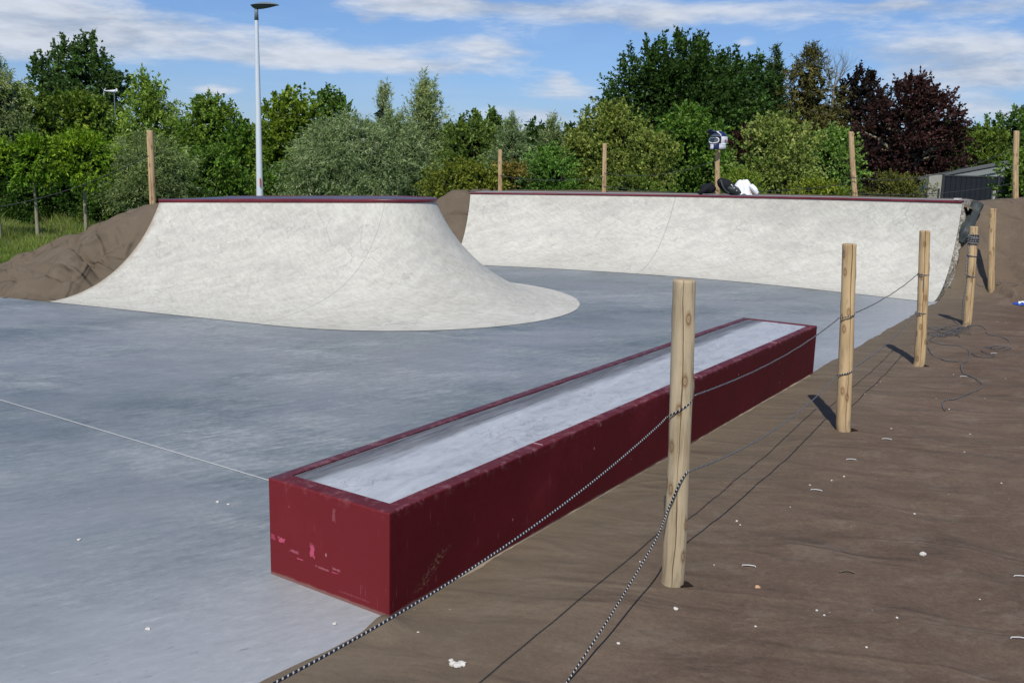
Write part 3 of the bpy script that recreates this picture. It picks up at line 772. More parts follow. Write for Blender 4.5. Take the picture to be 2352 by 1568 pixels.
o = put('ground', np_mesh(V, grid_faces(len(ts), len(bs)), smooth=True), M['cloth']); tag(o, kind='structure')

def cz(x, y):
    d = Vector((x, y)) - E0; return cloth_z(d.dot(U), d.dot(N)) + 0.002

# strip of cloth behind the back ramp's deck
V = []
rows = [0.97, 1.3, 1.8, 2.4, 3.2, 4.0, 4.8, 5.6, 6.4]
n_l = 90
for i in range(n_l + 3):
    k = min(i, 89); t_ = Vector(top2[k][:2]); n_ = nrm2[k]; h = top2[k][2]
    ext = (i - 89) * 0.06 * N if i > 89 else Vector((0, 0))
    for d_ in rows:
        q = t_ + n_ * d_ + ext
        z = h + 0.018 - 0.09 * max(0, (i - 80) / 10) - 1.6 * sm((d_ - 3.0) / 3.4) + 0.03 * nz(q.x, q.y) * (d_ > 1)
        V.append((q.x, q.y, z))
o = put('earth_bank', np_mesh(V, grid_faces(n_l + 3, len(rows)), smooth=True), M['cloth']); tag(o, kind='structure')

# left bank of the back ramp (seen through the gap between the ramps)
n0 = nrm2[0]; t0 = Vector((n0.y, -n0.x)); F0 = foot2[0]
V = []; uu = np.linspace(0, 3.2, 60); dd = np.linspace(-0.3, 7.5, 90)
for s in uu:
    for d_ in dd:
        p = F0 - t0 * (s + 0.01) + n0 * d_
        base = arc(d_, RUN2, top2[0][2]) if d_ < RUN2 else top2[0][2]
        base = base * (1 - sm((d_ - 4.2) / 3.0)) - 0.02
        bul = 0.10 * math.sin(min(s, 1) * PI) * sm(d_ / 0.6) * (1 - sm((d_ - 2) / 2))
        z = (base + bul) * (1 - sm(s / 2.6)) - 0.35 * sm(s / 3.0)
        z += (0.06 * max(0, 1 - abs(nz(p.x * 2.6 + 3, p.y * 1.4 + 9, 8)) * 6) + 0.05 * nz(p.x * 1.6, p.y * 1.6, 2) + 0.04 * abs(nz(p.x * 3 + 2, p.y * 1.2, 6)) + 0.012 * nz(p.x * 8, p.y * 8)) * sm(s / 0.15) * sm((d_ + .2) / .5)
        V.append((p.x, p.y, z))
o = put('earth_bank', np_mesh(V, grid_faces(60, 90), smooth=True), M['drape']); tag(o, kind='structure')

# left bank beside the near ramp
def mound_z(s, d_):
    """s metres outwards (left) from the ramp end, d along the ramp's depth"""
    H = cop_z1(-4.44, 11.5)
    prof = arc(d_, RUN1, H) if d_ < RUN1 else H
    chord = H * sm((d_ + 0.05) / 1.9)
    k = sm(s / 0.55)
    f = prof * (1 - k) + max(prof, chord * 0.98) * k
    if d_ > 2.9: f *= 1 - sm((d_ - 2.9) / 2.6)
    fall = sm(s / 4.3) if s > 0 else 0
    fall = 0.75 * min(1, s / 2.95) + 0.25 * sm(s / 2.8)
    f = f * (1 - fall) - 0.34 * sm((s - 1.5) / 2.6) * sm((d_ - 0.2) / 1.2) - 0.012
    return f
def blob(s, d_, s0, d0, rs, rd, h, rot=0):
    a = s - s0; b = d_ - d0; c_, s_ = math.cos(rot), math.sin(rot)
    a, b = a * c_ + b * s_, -a * s_ + b * c_
    return h * math.exp(-(a / rs) ** 2 - (b / rd) ** 2)
V = []; uu = np.concatenate([np.linspace(0, 3.2, 130), np.linspace(3.25, 6.5, 50)]); dd = np.linspace(-0.35, 6.5, 190)
for s in uu:
    for d_ in dd:
        dsh = d_ - 0.0 * s
        p = S0 - TR * (s + 0.008 + (0.03 * nz(d_ * 2.5, 3) if s < 0.05 else 0)) + NR * dsh
        z = mound_z(s, d_ - 0.14 * s * 0.2)
        e = sm(s / 0.12) * sm((d_ + 0.2) / 0.35)
        w = 0.05 * nz(p.x * 0.9, p.y * 0.9, 3) + 0.012 * nz(p.x * 3.1, p.y * 3.4, 5) - 0.05 * max(0, 1 - abs(nz(p.x * 1.1 + 3, p.y * 0.7 + 9, 8)) * 14) + 0.05 * max(0, 1 - abs(nz(p.x * 0.8 + 13, p.y * 1.1 + 4, 2)) * 9) * sm(0.5 + nz(p.x * .8, p.y * .8, 11) * 2) + 0.006 * nz(p.x * 8, p.y * 9, 6)
        rdg = (1 - abs(nz(p.x * 1.7 + 7, p.y * 1.0 + 2, 4)) * 2.2); w += 0.045 * max(0, rdg) ** 3
        w += blob(s, d_, 0.32, 0.62, 0.34, 0.16, 0.20, 0.3) + blob(s, d_, 0.55, 0.33, 0.34, 0.14, 0.12, -0.2)
        w -= blob(s, d_, 0.30, 0.88, 0.40, 0.05, 0.12, 0.25) + blob(s, d_, 0.42, 0.48, 0.34, 0.03, 0.16, -0.1)
        for (a0_, b0_, ra_, rb_, h_, ro_) in ((0.9, 1.3, .06, .55, .055, .5), (1.5, 1.1, .07, .6, .06, .3), (0.55, 1.6, .05, .5, .05, .15), (2.2, 0.9, .09, .7, .07, .6), (2.0, 1.7, .07, .6, .05, -.2), (1.0, 0.6, .5, .05, .05, .1), (1.9, 0.35, .8, .05, .05, .05), (2.9, 1.2, .1, .6, .05, .4)): w += blob(s, d_, a0_, b0_, ra_, rb_, h_, ro_)
        w += blob(s, d_, 0.18, 1.15, 0.07, 0.35, 0.05, 0.2) + blob(s, d_, 1.2, 0.5, 0.6, 0.10, 0.05, 0.3)
        z += w * e
        if d_ < 0.0: z = min(z, 0.008) + (0.004 if d_ > -0.3 else -0.004)
        V.append((p.x, p.y, max(z, -0.36)))
o = put('earth_bank', np_mesh(V, grid_faces(len(uu), len(dd)), smooth=True), M['drape']); tag(o, kind='structure')

# ------------------------------------------------------------------ the ledge
LW, LL, LH = 0.6199, 5.1877, 0.397
A = Vector((-0.92858, 3.41528)); B = A + N * LW
led = empty('grind_ledge', (B.x, B.y, 0), 'long low dark red painted ledge with grey concrete top, standing on the slab edge', 'skate ledge', rz=math.atan2(U.y, U.x))
# local axes: x along the ledge, y from right side (0) to left side (LW)
rim = 0.062
bm = bmesh.new(); nX = 40
prof = []   # closed cross-section loops are not uniform at the ends, so build as shell with a recessed top
outer = [(0, 0), (LL, 0), (LL, LW), (0, LW)]; inner = [(rim + .01, rim), (LL - rim, rim), (LL - rim, LW - rim * .9), (rim + .01, LW - rim * .9)]
vb = [bm.verts.new((x, y, 0)) for x, y in outer]; vt = [bm.verts.new((x, y, LH)) for x, y in outer]
vi = [bm.verts.new((x, y, LH)) for x, y in inner]; vd = [bm.verts.new((x, y, LH - 0.03)) for x, y in inner]
for i in range(4):
    j = (i + 1) % 4
    bm.faces.new((vb[i], vb[j], vt[j], vt[i])); bm.faces.new((vt[i], vt[j], vi[j], vi[i])); bm.faces.new((vi[i], vi[j], vd[j], vd[i]))
bm.faces.new(vd); bm.faces.new(vb[::-1])
bmesh.ops.recalc_face_normals(bm, faces=bm.faces)
bm.edges.ensure_lookup_table()
ed = [e for e in bm.edges if all(v.co.z > LH - 0.001 for v in e.verts) and any(e.verts[0] in (a_,) or e.verts[1] in (a_,) for a_ in vt) and all(v in vt for v in e.verts)]
ed += [e for e in bm.edges if (e.verts[0] in vb and e.verts[1] in vt) or (e.verts[1] in vb and e.verts[0] in vt)]
bmesh.ops.bevel(bm, geom=ed, offset=0.007, segments=2, profile=0.5, affect='EDGES')
# gentle unevenness of the cast edge
bmesh.ops.subdivide_edges(bm, edges=[e for e in bm.edges if e.calc_length() > 1.0], cuts=24, use_grid_fill=False)
for v in bm.verts:
    if v.co.z > LH - 0.03: v.co.z += 0.0022 * nz(v.co.x * 2.2, v.co.y * 5)
    if v.co.y < 0.02: v.co.y += 0.002 * nz(v.co.x * 1.5, v.co.z)
me = bpy.data.meshes.new('mesh'); bm.to_mesh(me); bm.free()
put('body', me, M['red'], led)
VV = []; nx, ny = 60, 6
for i in range(nx):
    for j in range(ny):
        x = rim + .014 + (LL - 2 * rim - .018) * i / (nx - 1); y = rim + .003 + (LW - 1.9 * rim - .006) * j / (ny - 1)
        VV.append((x, y, LH - 0.0035 + 0.001 * nz(x * 2, y * 4)))
put('top_panel', np_mesh(VV, grid_faces(nx, ny), smooth=True), M['panel'], led)
# rim joints (thin pale seams across the right rim)
jm = plain('joint_pink', (0.45, 0.25, 0.27), 0.8)
for x in (1.02, 2.75, 4.2):
    bm = bmesh.new(); box_bm(bm, x, x + 0.004, 0.008, rim, LH - 0.01, LH + 0.0028)
    put('rim_joint', bm_mesh(bm), jm, led)

# curled cloth bit and gap at the ledge corner are part of the ground; loose dirt along the foot
for (t_, ln, nm) in ((-5.0, 4.9, 'soil'),):
    V = []; nn = 160
    for i in range(nn):
        s = t_ + ln * i / (nn - 1)
        w_ = 0.001 + 0.030 * max(0, nz(s * 3.1, 2) - 0.05) + 0.010 * max(0, nz(s * 13, 5))
        for b_, zz in ((0.001, 0.020), (w_ * .5, 0.019), (w_ + .004, 0.004)):
            p = EB(s, b_); V.append((p.x, p.y, cloth_z(s, b_) + zz * (0.15 + 0.6 * max(0, nz(s * 5, 1)))))
    o = put('soil', np_mesh(V, grid_faces(nn, 3)), M['dirt']); tag(o, kind='stuff', label='thin line of loose pale soil along the foot of the red ledge', cat='soil')

# ------------------------------------------------------------------ posts
def post_mesh(h, r, seed, lean=(0, 0), flat=0.0, split=False, below=0.15, crack_turn=0.0):
    """uv.x = turn (0.5 faces the camera side), uv.y = height"""
    n, m = 40, 48; V, UVs = [], []
    rs = random.Random(seed); ph = rs.random() * 6
    zs = list(np.linspace(-below, h - 0.012, m - 3)) + [h - 0.004, h, h]
    for i, z in enumerate(zs):
        bx = 0.010 * math.sin(z * 2.1 + ph) * (z > 0); by = 0.006 * math.sin(z * 2.7 + ph * 2)
        cx = lean[0] * max(z, -below) / h + bx; cy = lean[1] * z / h + by
        rr = r * (1 + 0.05 * nz(z * 3, seed) - 0.05 * z / h)
        if i == m - 3: rr *= 0.985
        if i == m - 2: rr *= 0.90
        if i == m - 1: rr = 0.0002
        for k in range(n + 1):
            th = 2 * PI * (k % n) / n
            q = rr * (1 + 0.03 * nz(math.cos(th) * 1.5 + seed, math.sin(th) * 1.5, z * 4))
            # knots stick out a little
            q += 0.004 * max(0, nz(math.cos(th) * 3 + seed * 3, math.sin(th) * 3, z * 7) - 0.45) * 4
            x, y = q * math.sin(th), q * math.cos(th)          # k=n/2 faces -y (camera)
            if flat: y = max(y, -r * (1 - flat))
            if split and i < m - 1:
                g = abs(k - n * (0.5 + crack_turn)); 
                if g < 0.6: x *= 0.62; y *= 0.62
            V.append((cx + x, cy + y, z)); UVs.append((k / n - crack_turn, z + seed * 1.7))
    return np_mesh(V, grid_faces(len(zs), n + 1), uv=UVs, smooth=True)

POSTS = {}
def post(key, base, top, r, label, seed, mat='wood', **kw):
    base = Vector(base); top = Vector(top); h = top.z - base.z
    root = empty('wooden_post', base, label, 'post', 'round wooden posts of the rope fence')
    o_ = put('shaft', post_mesh(h, r, seed, (top.x - base.x, top.y - base.y), **kw), M[mat], root)
    # collar of torn cloth / hole at the foot
    POSTS[key] = (base, top, r); return root

def base_on_cloth(px, py):
    v = ray(px, py); Y = 1.4
    while Y < 22:
        p = Vector((0, 0, CAM_Z)) + v * (Y / v.y)
        if p.z <= cz(p.x, p.y): break
        Y += 0.01
    p.z = cz(p.x, p.y); return p
def near_post(key, bpx, bpy_, tpx, tpy, r, label, seed, **kw):
    b_ = base_on_cloth(bpx, bpy_); t_ = at(tpx, tpy, b_.y + 0.02); t_.z -= 0.0
    post(key, b_, t_, r, label, seed, **kw)
near_post('p1', 1541, 1340, 1572, 641, 0.0435, 'nearest thick knotty wooden post in front of the red ledge', 1, mat='wood_grey', crack_turn=0.03)
near_post('p2', 1937, 988, 1948, 560, 0.043, 'cracked wooden post just right of the far end of the red ledge', 2, flat=0.12, crack_turn=-0.02)
near_post('p3', 2109, 840, 2126, 530, 0.044, 'deeply split wooden post before the right end of the back ramp', 3, split=True, flat=0.15, crack_turn=0.04)
near_post('p4', 2219, 749, 2238, 520, 0.043, 'leaning wooden post with black rope wound round its top', 4)
near_post('p5', 2278, 668, 2281, 479, 0.044, 'upright wooden post at the foot of the brown bank', 5)
def far_post(key, bpx, bpy_, tpx, tpy, Y, r, label, seed):
    b_ = at(bpx, bpy_, Y); t_ = at(tpx, tpy, Y); b2 = b_ - (t_ - b_).normalized() * 0.3
    post(key, b2, t_, r, label, seed, below=0.4)
far_post('p6', 353, 471, 342, 300, 13.4, 0.047, 'tilted wooden post behind the left end of the near ramp', 6)
far_post('p7', 1148, 446, 1150, 344, 18.6, 0.042, 'short looking wooden post left of the others behind the back ramp, before reddish shrub', 7)
far_post('p8', 1386, 449, 1390, 330, 18.0, 0.044, 'wooden post behind the back ramp between the reddish shrub and the helmet', 8)
far_post('p9', 1648, 458, 1650, 346, 17.0, 0.045, 'wooden post behind the back ramp carrying the helmet on its top', 9)
far_post('p10', 1966, 460, 1954, 303, 15.9, 0.046, 'left leaning wooden post in front of the purple leaved tree', 10)
far_post('p11', 2333, 462, 2336, 301, 14.9, 0.045, 'tall wooden post on top of the brown bank near the shed', 11)

for key in ('p1', 'p2', 'p3'):
    b_, t_, r_ = POSTS[key]
    V = [(b_.x + r_ * .7, b_.y - r_ * .9, 0), (b_.x + r_ * 1.9, b_.y - r_ * .75, 0), (b_.x + r_ * 1.5, b_.y + .01, 0), (b_.x + r_ * .8, b_.y + r_ * .6, 0)]
    V = [(x, y, cz(x, y) + 0.004) for x, y, _ in V]
    o_ = put('cloth_slit', pydata(V, [(0, 1, 2, 3)]), M['pitdark']); tag(o_, kind='structure')

# ------------------------------------------------------------------ ropes
def sagline(a, b, sag, n=40, wob=0.0, seed=0):
    a = Vector(a); b = Vector(b); P = []
    for i in range(n + 1):
        f = i / n; p = a.lerp(b, f); p.z -= 4 * sag * f * (1 - f)
        if wob: p += Vector((nz(f * 9, seed), nz(f * 9, seed + 5), nz(f * 9, seed + 9))) * wob * math.sin(PI * f)
        P.append(p)
    return P
def loop(c, r, turns=1.3, dz=0.0, tilt=0.0, n=22, ph=0.0):
    return [Vector((c[0] + r * math.cos(ph + 2 * PI * turns * k / n), c[1] + r * math.sin(ph + 2 * PI * turns * k / n), c[2] + dz * k / n + tilt * math.sin(ph + 2 * PI * turns * k / n))) for k in range(n + 1)]
def on_post(key, z):
    b_, t_, r = POSTS[key]; f = (z - b_.z) / (t_.z - b_.z); return b_.lerp(t_, f), r
RR = 0.0033
def chain(hs, keys, start, startsag, sags, name, label, mat='rope', r=RR):
    pts = []
    prev = Vector(start)
    for i, (k, h) in enumerate(zip(keys, hs)):
        c, pr = on_post(k, h); 
        dl = (0.085, 0.030, 0.0)[i]
        left = c + Vector((-1, -0.25, 0)).normalized() * (pr + r) - Vector((0, 0, dl))
        right = c + Vector((1, -0.2, 0)).normalized() * (pr + r)
        if i == 0: seg = sagline(prev, left, startsag, 60)
        else: seg = sagline(prev, left, sags[i - 1], 40, 0.006, i)
        pts += seg[:-1]
        if i < len(keys) - 1:
            # over the camera side of the post, with a knot turn
            for k2 in range(8):
                a_ = PI + PI * k2 / 7 * 0.95 + 0.2
                pts.append(c + Vector((math.cos(a_), math.sin(a_), 0)) * (pr + r + 0.002) + Vector((0, 0, -dl * (1 - k2 / 7) ** 1.2)))
            prev = pts[-1]
        else:
            pts.append(left); pts += loop(c, pr + r, 1.2, -0.02, 0.004, 22, PI)
            e = pts[-1]; pts += [e + Vector((0.002 * k2, -0.003, -0.03 * k2)) for k2 in range(1, 5)]
    me = tube_mesh(pts, r, 8)
    o_ = put(name, me, M[mat]); tag(o_, label, 'rope'); return o_
top_start = at(560, 1581, 1.66)
hs1 = [0.77, 0.755, 0.80]
chain([on_post('p1', 0.77)[0].z, at(1957, 720, POSTS['p2'][0].y).z, at(2107, 628, POSTS['p3'][0].y).z], ['p1', 'p2', 'p3'], (-0.80, 1.22, 0.60), 0.10, [0.045, 0.03],
      'rope', 'upper black and white braided rope strung along the front posts')
# lower rope: comes in along the ground from the lower edge of the frame
lowpts = []
p1c, p1r = on_post('p1', 0.46)
q0 = gnd(1296, 1575, 0.012)
start = Vector((-0.80, 1.22, 0.30))
seg = sagline(start, q0, 0.06, 20)
tgt = p1c + Vector((-1, -0.3, 0)).normalized() * (p1r + RR) + Vector((0, 0, -0.20))
m1 = at(1385, 1440, 2.83); m2 = at(1450, 1335, 3.02); m3 = at(1508, 1235, 3.20); m4 = at(1532, 1175, 3.32)
seq = [q0, m1, m2, m3, m4]
crv = spline3 = []
def spline3d(pts, n):
    P = [Vector(p) for p in pts]; P = [P[0] * 2 - P[1]] + P + [P[-1] * 2 - P[-2]]; out = []
    for i in range(n):
        u = i / (n - 1) * (len(P) - 3); k = min(int(u), len(P) - 4); f = u - k
        a, b, c, d = P[k:k + 4]
        out.append(0.5 * ((2 * b) + (c - a) * f + (2 * a - 5 * b + 4 * c - d) * f * f + (3 * b - a - 3 * c + d) * f ** 3))
    return out
yf = POSTS['p1'][0].y - p1r - RR - 0.003
fr = [at(1545, 1145, yf), at(1560, 1110, yf - 0.002), at(1577, 1084, yf + 0.022)]
pts = seg[:-1] + spline3d(seq + fr, 60)
p2c, p2r = on_post('p2', at(1945, 845, POSTS['p2'][0].y).z)
pts += sagline(pts[-1], p2c + Vector((-1, -0.25, 0)).normalized() * (p2r + RR) + Vector((0, 0, -0.045)), 0.075, 40, 0.006, 4)[1:]
for k2 in range(8):
    a_ = PI + PI * k2 / 7 * 0.95 + 0.2
    pts.append(p2c + Vector((math.cos(a_), math.sin(a_), 0)) * (p2r + RR + .002) + Vector((0, 0, -0.045 * (1 - k2 / 7))))
p3c, p3r = on_post('p3', at(2105, 716, POSTS['p3'][0].y).z)
pts += sagline(pts[-1], p3c + Vector((-1, -0.25, 0)).normalized() * (p3r + RR), 0.05, 40, 0.008, 5)[1:]
pts += loop(p3c, p3r + RR, 1.2, -0.02, 0.004, 22, PI)
tag(put('rope', tube_mesh(pts, RR, 8), M['rope']), 'lower black and white rope touching the brown cloth left of the nearest post', 'rope')

# rope wound round post 4 and the tangle on the ground
b4, t4, r4 = POSTS['p4']
pts = []
c, rr4 = on_post('p4', t4.z - 0.10)
for k in range(10):
    cc, _ = on_post('p4', t4.z - 0.085 - 0.0105 * k)
    pts += loop(cc, rr4 + 0.006 + 0.003 * (k % 3), 1.0, -0.010, 0.010 * (-1) ** k, 18, PI * 1.1)
cc, _ = on_post('p4', t4.z - 0.30); pts += loop(cc, rr4 + 0.006, 1.0, -0.02, 0.01, 18, PI)
cc, _ = on_post('p4', t4.z - 0.50); pts += loop(cc, rr4 + 0.006, 0.8, -0.04, 0.02, 14, PI)
cc, _ = on_post('p4', 0.5); pts += [cc + Vector((-0.05, -0.04, 0)), cc + Vector((-0.075, -0.05, -0.2)), cc + Vector((-0.06, -0.05, -0.38))]
def gpt(px, py, dz=0.006):
    p = base_on_cloth(px, py); p.z += dz; return p
tag(put('rope', tube_mesh(pts, 0.006, 6), M['rope']), 'black and white rope wound in turns round the leaning post', 'rope')
rnd = random.Random(3)
run = [gpt(2215, 752), gpt(2180, 762), gpt(2150, 772), gpt(2135, 782), gpt(2160, 792), gpt(2200, 795), gpt(2225, 808), gpt(2222, 830), gpt(2208, 838), gpt(2212, 858), gpt(2235, 868), gpt(2255, 882), gpt(2250, 895), gpt(2225, 905), gpt(2195, 918), gpt(2168, 922), gpt(2165, 935), gpt(2170, 945)]
tag(put('rope', tube_mesh(spline3d(run, 200), 0.0038, 6), M['twine']), 'loose rope end snaking down the brown cloth below the leaning post', 'rope')
run = []
for k in range(26):
    px = 2175 + 45 * math.sin(k * 1.7 + rnd.random()) + rnd.uniform(-16, 16); py_ = 762 + 12 * math.cos(k * 2.3) + rnd.uniform(-7, 7)
    run.append(gpt(px, py_, rnd.uniform(0.004, 0.03)))
tag(put('rope', tube_mesh(spline3d(run, 300), 0.0026, 5), M['twine']), 'tangled heap of grey twine at the foot of the leaning post', 'rope')
run = [gpt(2222, 752), gpt(2245, 748), gpt(2262, 756), gpt(2268, 768), gpt(2300, 775), gpt(2318, 785), gpt(2310, 797), gpt(2285, 802), gpt(2275, 798), gpt(2290, 795), gpt(2318, 799), gpt(2320, 803), gpt(2290, 806), gpt(2262, 798), gpt(2254, 806), gpt(2270, 814), gpt(2285, 818), gpt(2270, 822), gpt(2245, 820), gpt(2232, 812)]
tag(put('rope', tube_mesh(spline3d(run, 220), 0.0034, 6), M['twine']), 'rope lying in loose coils on the cloth right of the leaning post', 'rope')
run = [on_post('p3', 0.25)[0] + Vector((0.045, -0.01, 0)), gpt(2128, 800, 0.05), gpt(2140, 815), gpt(2165, 828), gpt(2200, 832)]
tag(put('rope', tube_mesh(spline3d(run, 60), 0.004, 6), M['twine']), 'slack rope tail hanging from the deeply split post to the ground', 'rope')
run = [gpt(2250, 600, 0.04), gpt(2240, 625, .02), gpt(2245, 655), gpt(2265, 658), gpt(2300, 652), gpt(2352, 660), gpt(2400, 668)]
tag(put('rope', tube_mesh(spline3d(run, 60), 0.005, 6), M['twine']), 'dark rope lying across the bank behind the upright post', 'rope')

def wire(a, b, sag, label):
    tag(put('rope', tube_mesh(sagline(a, b, sag, 24), 0.006, 5), M['rubber']), label, 'rope')
def pp(key, dz): b_, t_, r = POSTS[key]; return t_ + Vector((0, -r, -dz))
wire(pp('p10', 0.74), at(2337, 338, 14.9), 0.22, 'upper dark rope from the left leaning post to the tall bank post')
wire(pp('p10', 1.0), at(2336, 420, 14.9), 0.10, 'lower dark rope near the crest between the leaning and the tall bank post')
wire(pp('p9', 0.16), pp('p8', 0.55), 0.15, 'dark rope running left from under the helmet')
wire(pp('p9', 0.75), pp('p8', 0.80), 0.04, 'low dark rope left of the backpack')
wire(pp('p9', 0.70), pp('p10', 0.86), 0.06, 'low dark rope behind the white shirt')
wire(pp('p8', 0.62), pp('p7', 0.5), 0.08, 'dark rope between the two posts at the reddish shrub')
wire(pp('p6', 0.35), at(-40, 480, 14.4), 0.12, 'dark rope running left from the tilted post past the globe trees')

# ------------------------------------------------------------------ street lamp
YL = 24.0
pb = at(597, 470, YL); pt = at(589, 44, YL); pb.z = -0.32
lamp = empty('street_lamp', pb, 'slender white street lamp with a grey wing shaped head behind the near ramp', 'street lamp')
def rel(p, root): return Vector(p) - root.location
H = pt.z - pb.z
pts = [rel(pb.lerp(pt, k / 12), lamp) for k in range(13)]
put('pole', tube_mesh(pts, [0.098 - 0.052 * k / 12 for k in range(13)], 24), M['white'], lamp)
nk = rel(at(589, 26, YL), lamp); tp = rel(pt, lamp)
nk = nk + Vector((0, 0, 0.10))
put('neck', tube_mesh([tp - Vector((0, 0, .03)), tp.lerp(nk, .5), nk], [0.052, 0.046, 0.042], 16, caps=True), M['grey'], lamp)
# head: curved wing, hollow below
h0 = at(577, 13, YL); h1 = at(641, 12, YL)
V1, V2 = [], []; n_, m_ = 22, 9
for i in range(n_):
    f = i / (n_ - 1)
    c = rel(h0.lerp(h1, f), lamp); bulge = 0.075 * math.sin(PI * min(1, f * 1.0)) ** 0.7
    drop = -0.150 * (1 - ((f - 0.35) / 0.65) ** 2 if f > 0.35 else math.sin(PI / 2 * f / 0.35) ** .6 * 1.0)
    wd = 0.17 * math.sin(PI * min(0.98, 0.12 + f * 0.80)) ** 0.6 * (1 - 0.55 * f)
    for j in range(m_):
        g = -1 + 2 * j / (m_ - 1)
        V1.append((c.x, c.y + g * wd, c.z + bulge * (1 - g * g * .8)))
        V2.append((c.x, c.y + g * wd * 0.98, c.z + bulge * (1 - g * g * .8) - 0.012 + drop * (1 - g * g)))
q = grid_faces(n_, m_)
hd = put('lamp_head', np_mesh(V1, q, smooth=True), M['grey'], lamp)
put('lamp_cover', np_mesh(V2, q[:, ::-1], smooth=True), M['under'], hd)
s0 = rel(at(599, 428, YL), lamp); s1 = rel(at(599, 409, YL), lamp)
bm = bmesh.new(); box_bm(bm, s0.x + 0.0, s0.x + 0.026, -0.115, -0.085, s0.z, s1.z)
put('marker_sticker', bm_mesh(bm, 0.003), M['orange'], lamp)

# ------------------------------------------------------------------ helmet, bags
hp = POSTS['p9'][1]
hel = empty('helmet', hp + Vector((0.0, 0.0, 0.0)), 'navy and white full face bike helmet with goggles perched on a post', 'helmet', rz=R(-45))
HS = 1.14
def ell(fn, n=28, m=16):
    V = [fn(2 * PI * i / n, PI * j / (m - 1)) for i in range(n + 1) for j in range(m)]
    return np_mesh(V, grid_faces(n + 1, m), smooth=True)
def shell_pt(th, ph, s=1.0, lo=None):
    x = math.sin(ph) * math.cos(th) * 0.125 * s; y = math.sin(ph) * math.sin(th) * 0.155 * s; z = math.cos(ph) * 0.135 * s
    return Vector((x, y, z + 0.165))
V, Fc = [], []
n_, m_ = 40, 24
bm = bmesh.new(); g = {}
for i in range(n_):
    for j in range(m_):
        th = 2 * PI * i / n_; ph = PI * 0.80 * j / (m_ - 1)
        g[i, j] = bm.verts.new(shell_pt(th, ph) * HS)
for i in range(n_):
    for j in range(m_ - 1):
        a_ = (i + 0.5) / n_ * 360; pz = (j + .5) / (m_ - 1) * 144
        if 215 < a_ < 325 and 66 < pz: continue     # face opening (faces -y)
        bm.faces.new((g[i, j], g[(i + 1) % n_, j], g[(i + 1) % n_, j + 1], g[i, j + 1]))
bmesh.ops.remove_doubles(bm, verts=bm.verts, dist=1e-4)
me = bm_mesh(bm); me.shade_smooth()
sh = put('shell', me, [M['navy'], M['hwhite']], hel)
sh.scale = (1, 1, 1)
for p in me.polygons:
    c = p.center
    if c.z < 0.22 * HS and c.z > 0.095 * HS or (abs(c.x) < 0.022 and c.y < 0 and c.z > .26) or (c.y < -0.09 and c.z > 0.175): p.material_index = 1
# chin guard
pts = [Vector((0.120 * math.cos(a_), 0.19 * math.sin(a_) * (1 if math.sin(a_) < 0 else .6), 0.062 - 0.012 * math.sin(-a_))) * HS for a_ in np.linspace(-PI * 1.02, 0.02 * PI, 22)]
V = []
for i, p in enumerate(pts):
    d_ = Vector((p.x, p.y, 0)).normalized(); f = abs(i / 21 - .5) * 2
    hh = 0.050 - 0.008 * (1 - f)
    for (a_, b_) in ((0, hh * .5), (0.014, hh), (-0.012, hh * 1.15), (-.018, 0), (-.012, -hh), (.012, -hh * .8), (0, hh * .5)):
        V.append(tuple(p + d_ * a_ + Vector((0, 0, b_))))
cg = put('chin_guard', np_mesh(V, grid_faces(22, 7), smooth=True), [M['navy'], M['hwhite']], hel)
for p in cg.data.polygons:
    c = p.center
    if (abs(c.x) < 0.030 and c.y < -.12) or (c.x > 0.11 and c.z > .05): p.material_index = 1
# peak
V = []
for i in range(13):
    f = i / 12; wx = 0.105 * (1 - 0.35 * f)
    for j in range(11):
        g_ = -1 + 2 * j / 10
        V.append(tuple(Vector((g_ * wx, -0.10 - 0.17 * f, 0.262 + 0.05 * math.sin(f * 1.6) - 0.035 * g_ * g_)) * HS))
pk = put('peak', np_mesh(V, grid_faces(13, 11), smooth=True), M['navy'], hel)
pk.data.transform(Matrix.Translation((0, 0, 0)))
sol = pk.modifiers.new('thick', 'SOLIDIFY'); sol.thickness = 0.006
# goggles
def gog(sx, sz, y, n=26):
    return [Vector((sx * math.copysign(abs(math.cos(a_)) ** .7, math.cos(a_)), y + 0.35 * (sx * math.cos(a_)) ** 2 * 3, 0.152 + sz * math.copysign(abs(math.sin(a_)) ** .8, math.sin(a_)))) * HS for a_ in np.linspace(0, 2 * PI, n)]
gg = put('goggles', tube_mesh(gog(0.088, 0.042, -0.150), 0.010, 8), M['hwhite'], hel)
ring = gog(0.084, 0.038, -0.150); cen = Vector((0, -0.156, 0.152)) * HS
put('lens', pydata([cen] + ring, [(0, k, k + 1) for k in range(1, len(ring))]), M['lens'], gg)
put('side_badge', tube_mesh([Vector((0.128, -0.02, 0.15)) * HS, Vector((0.139, -0.02, 0.15)) * HS], 0.018, 12, caps=True), M['redp'], hel)

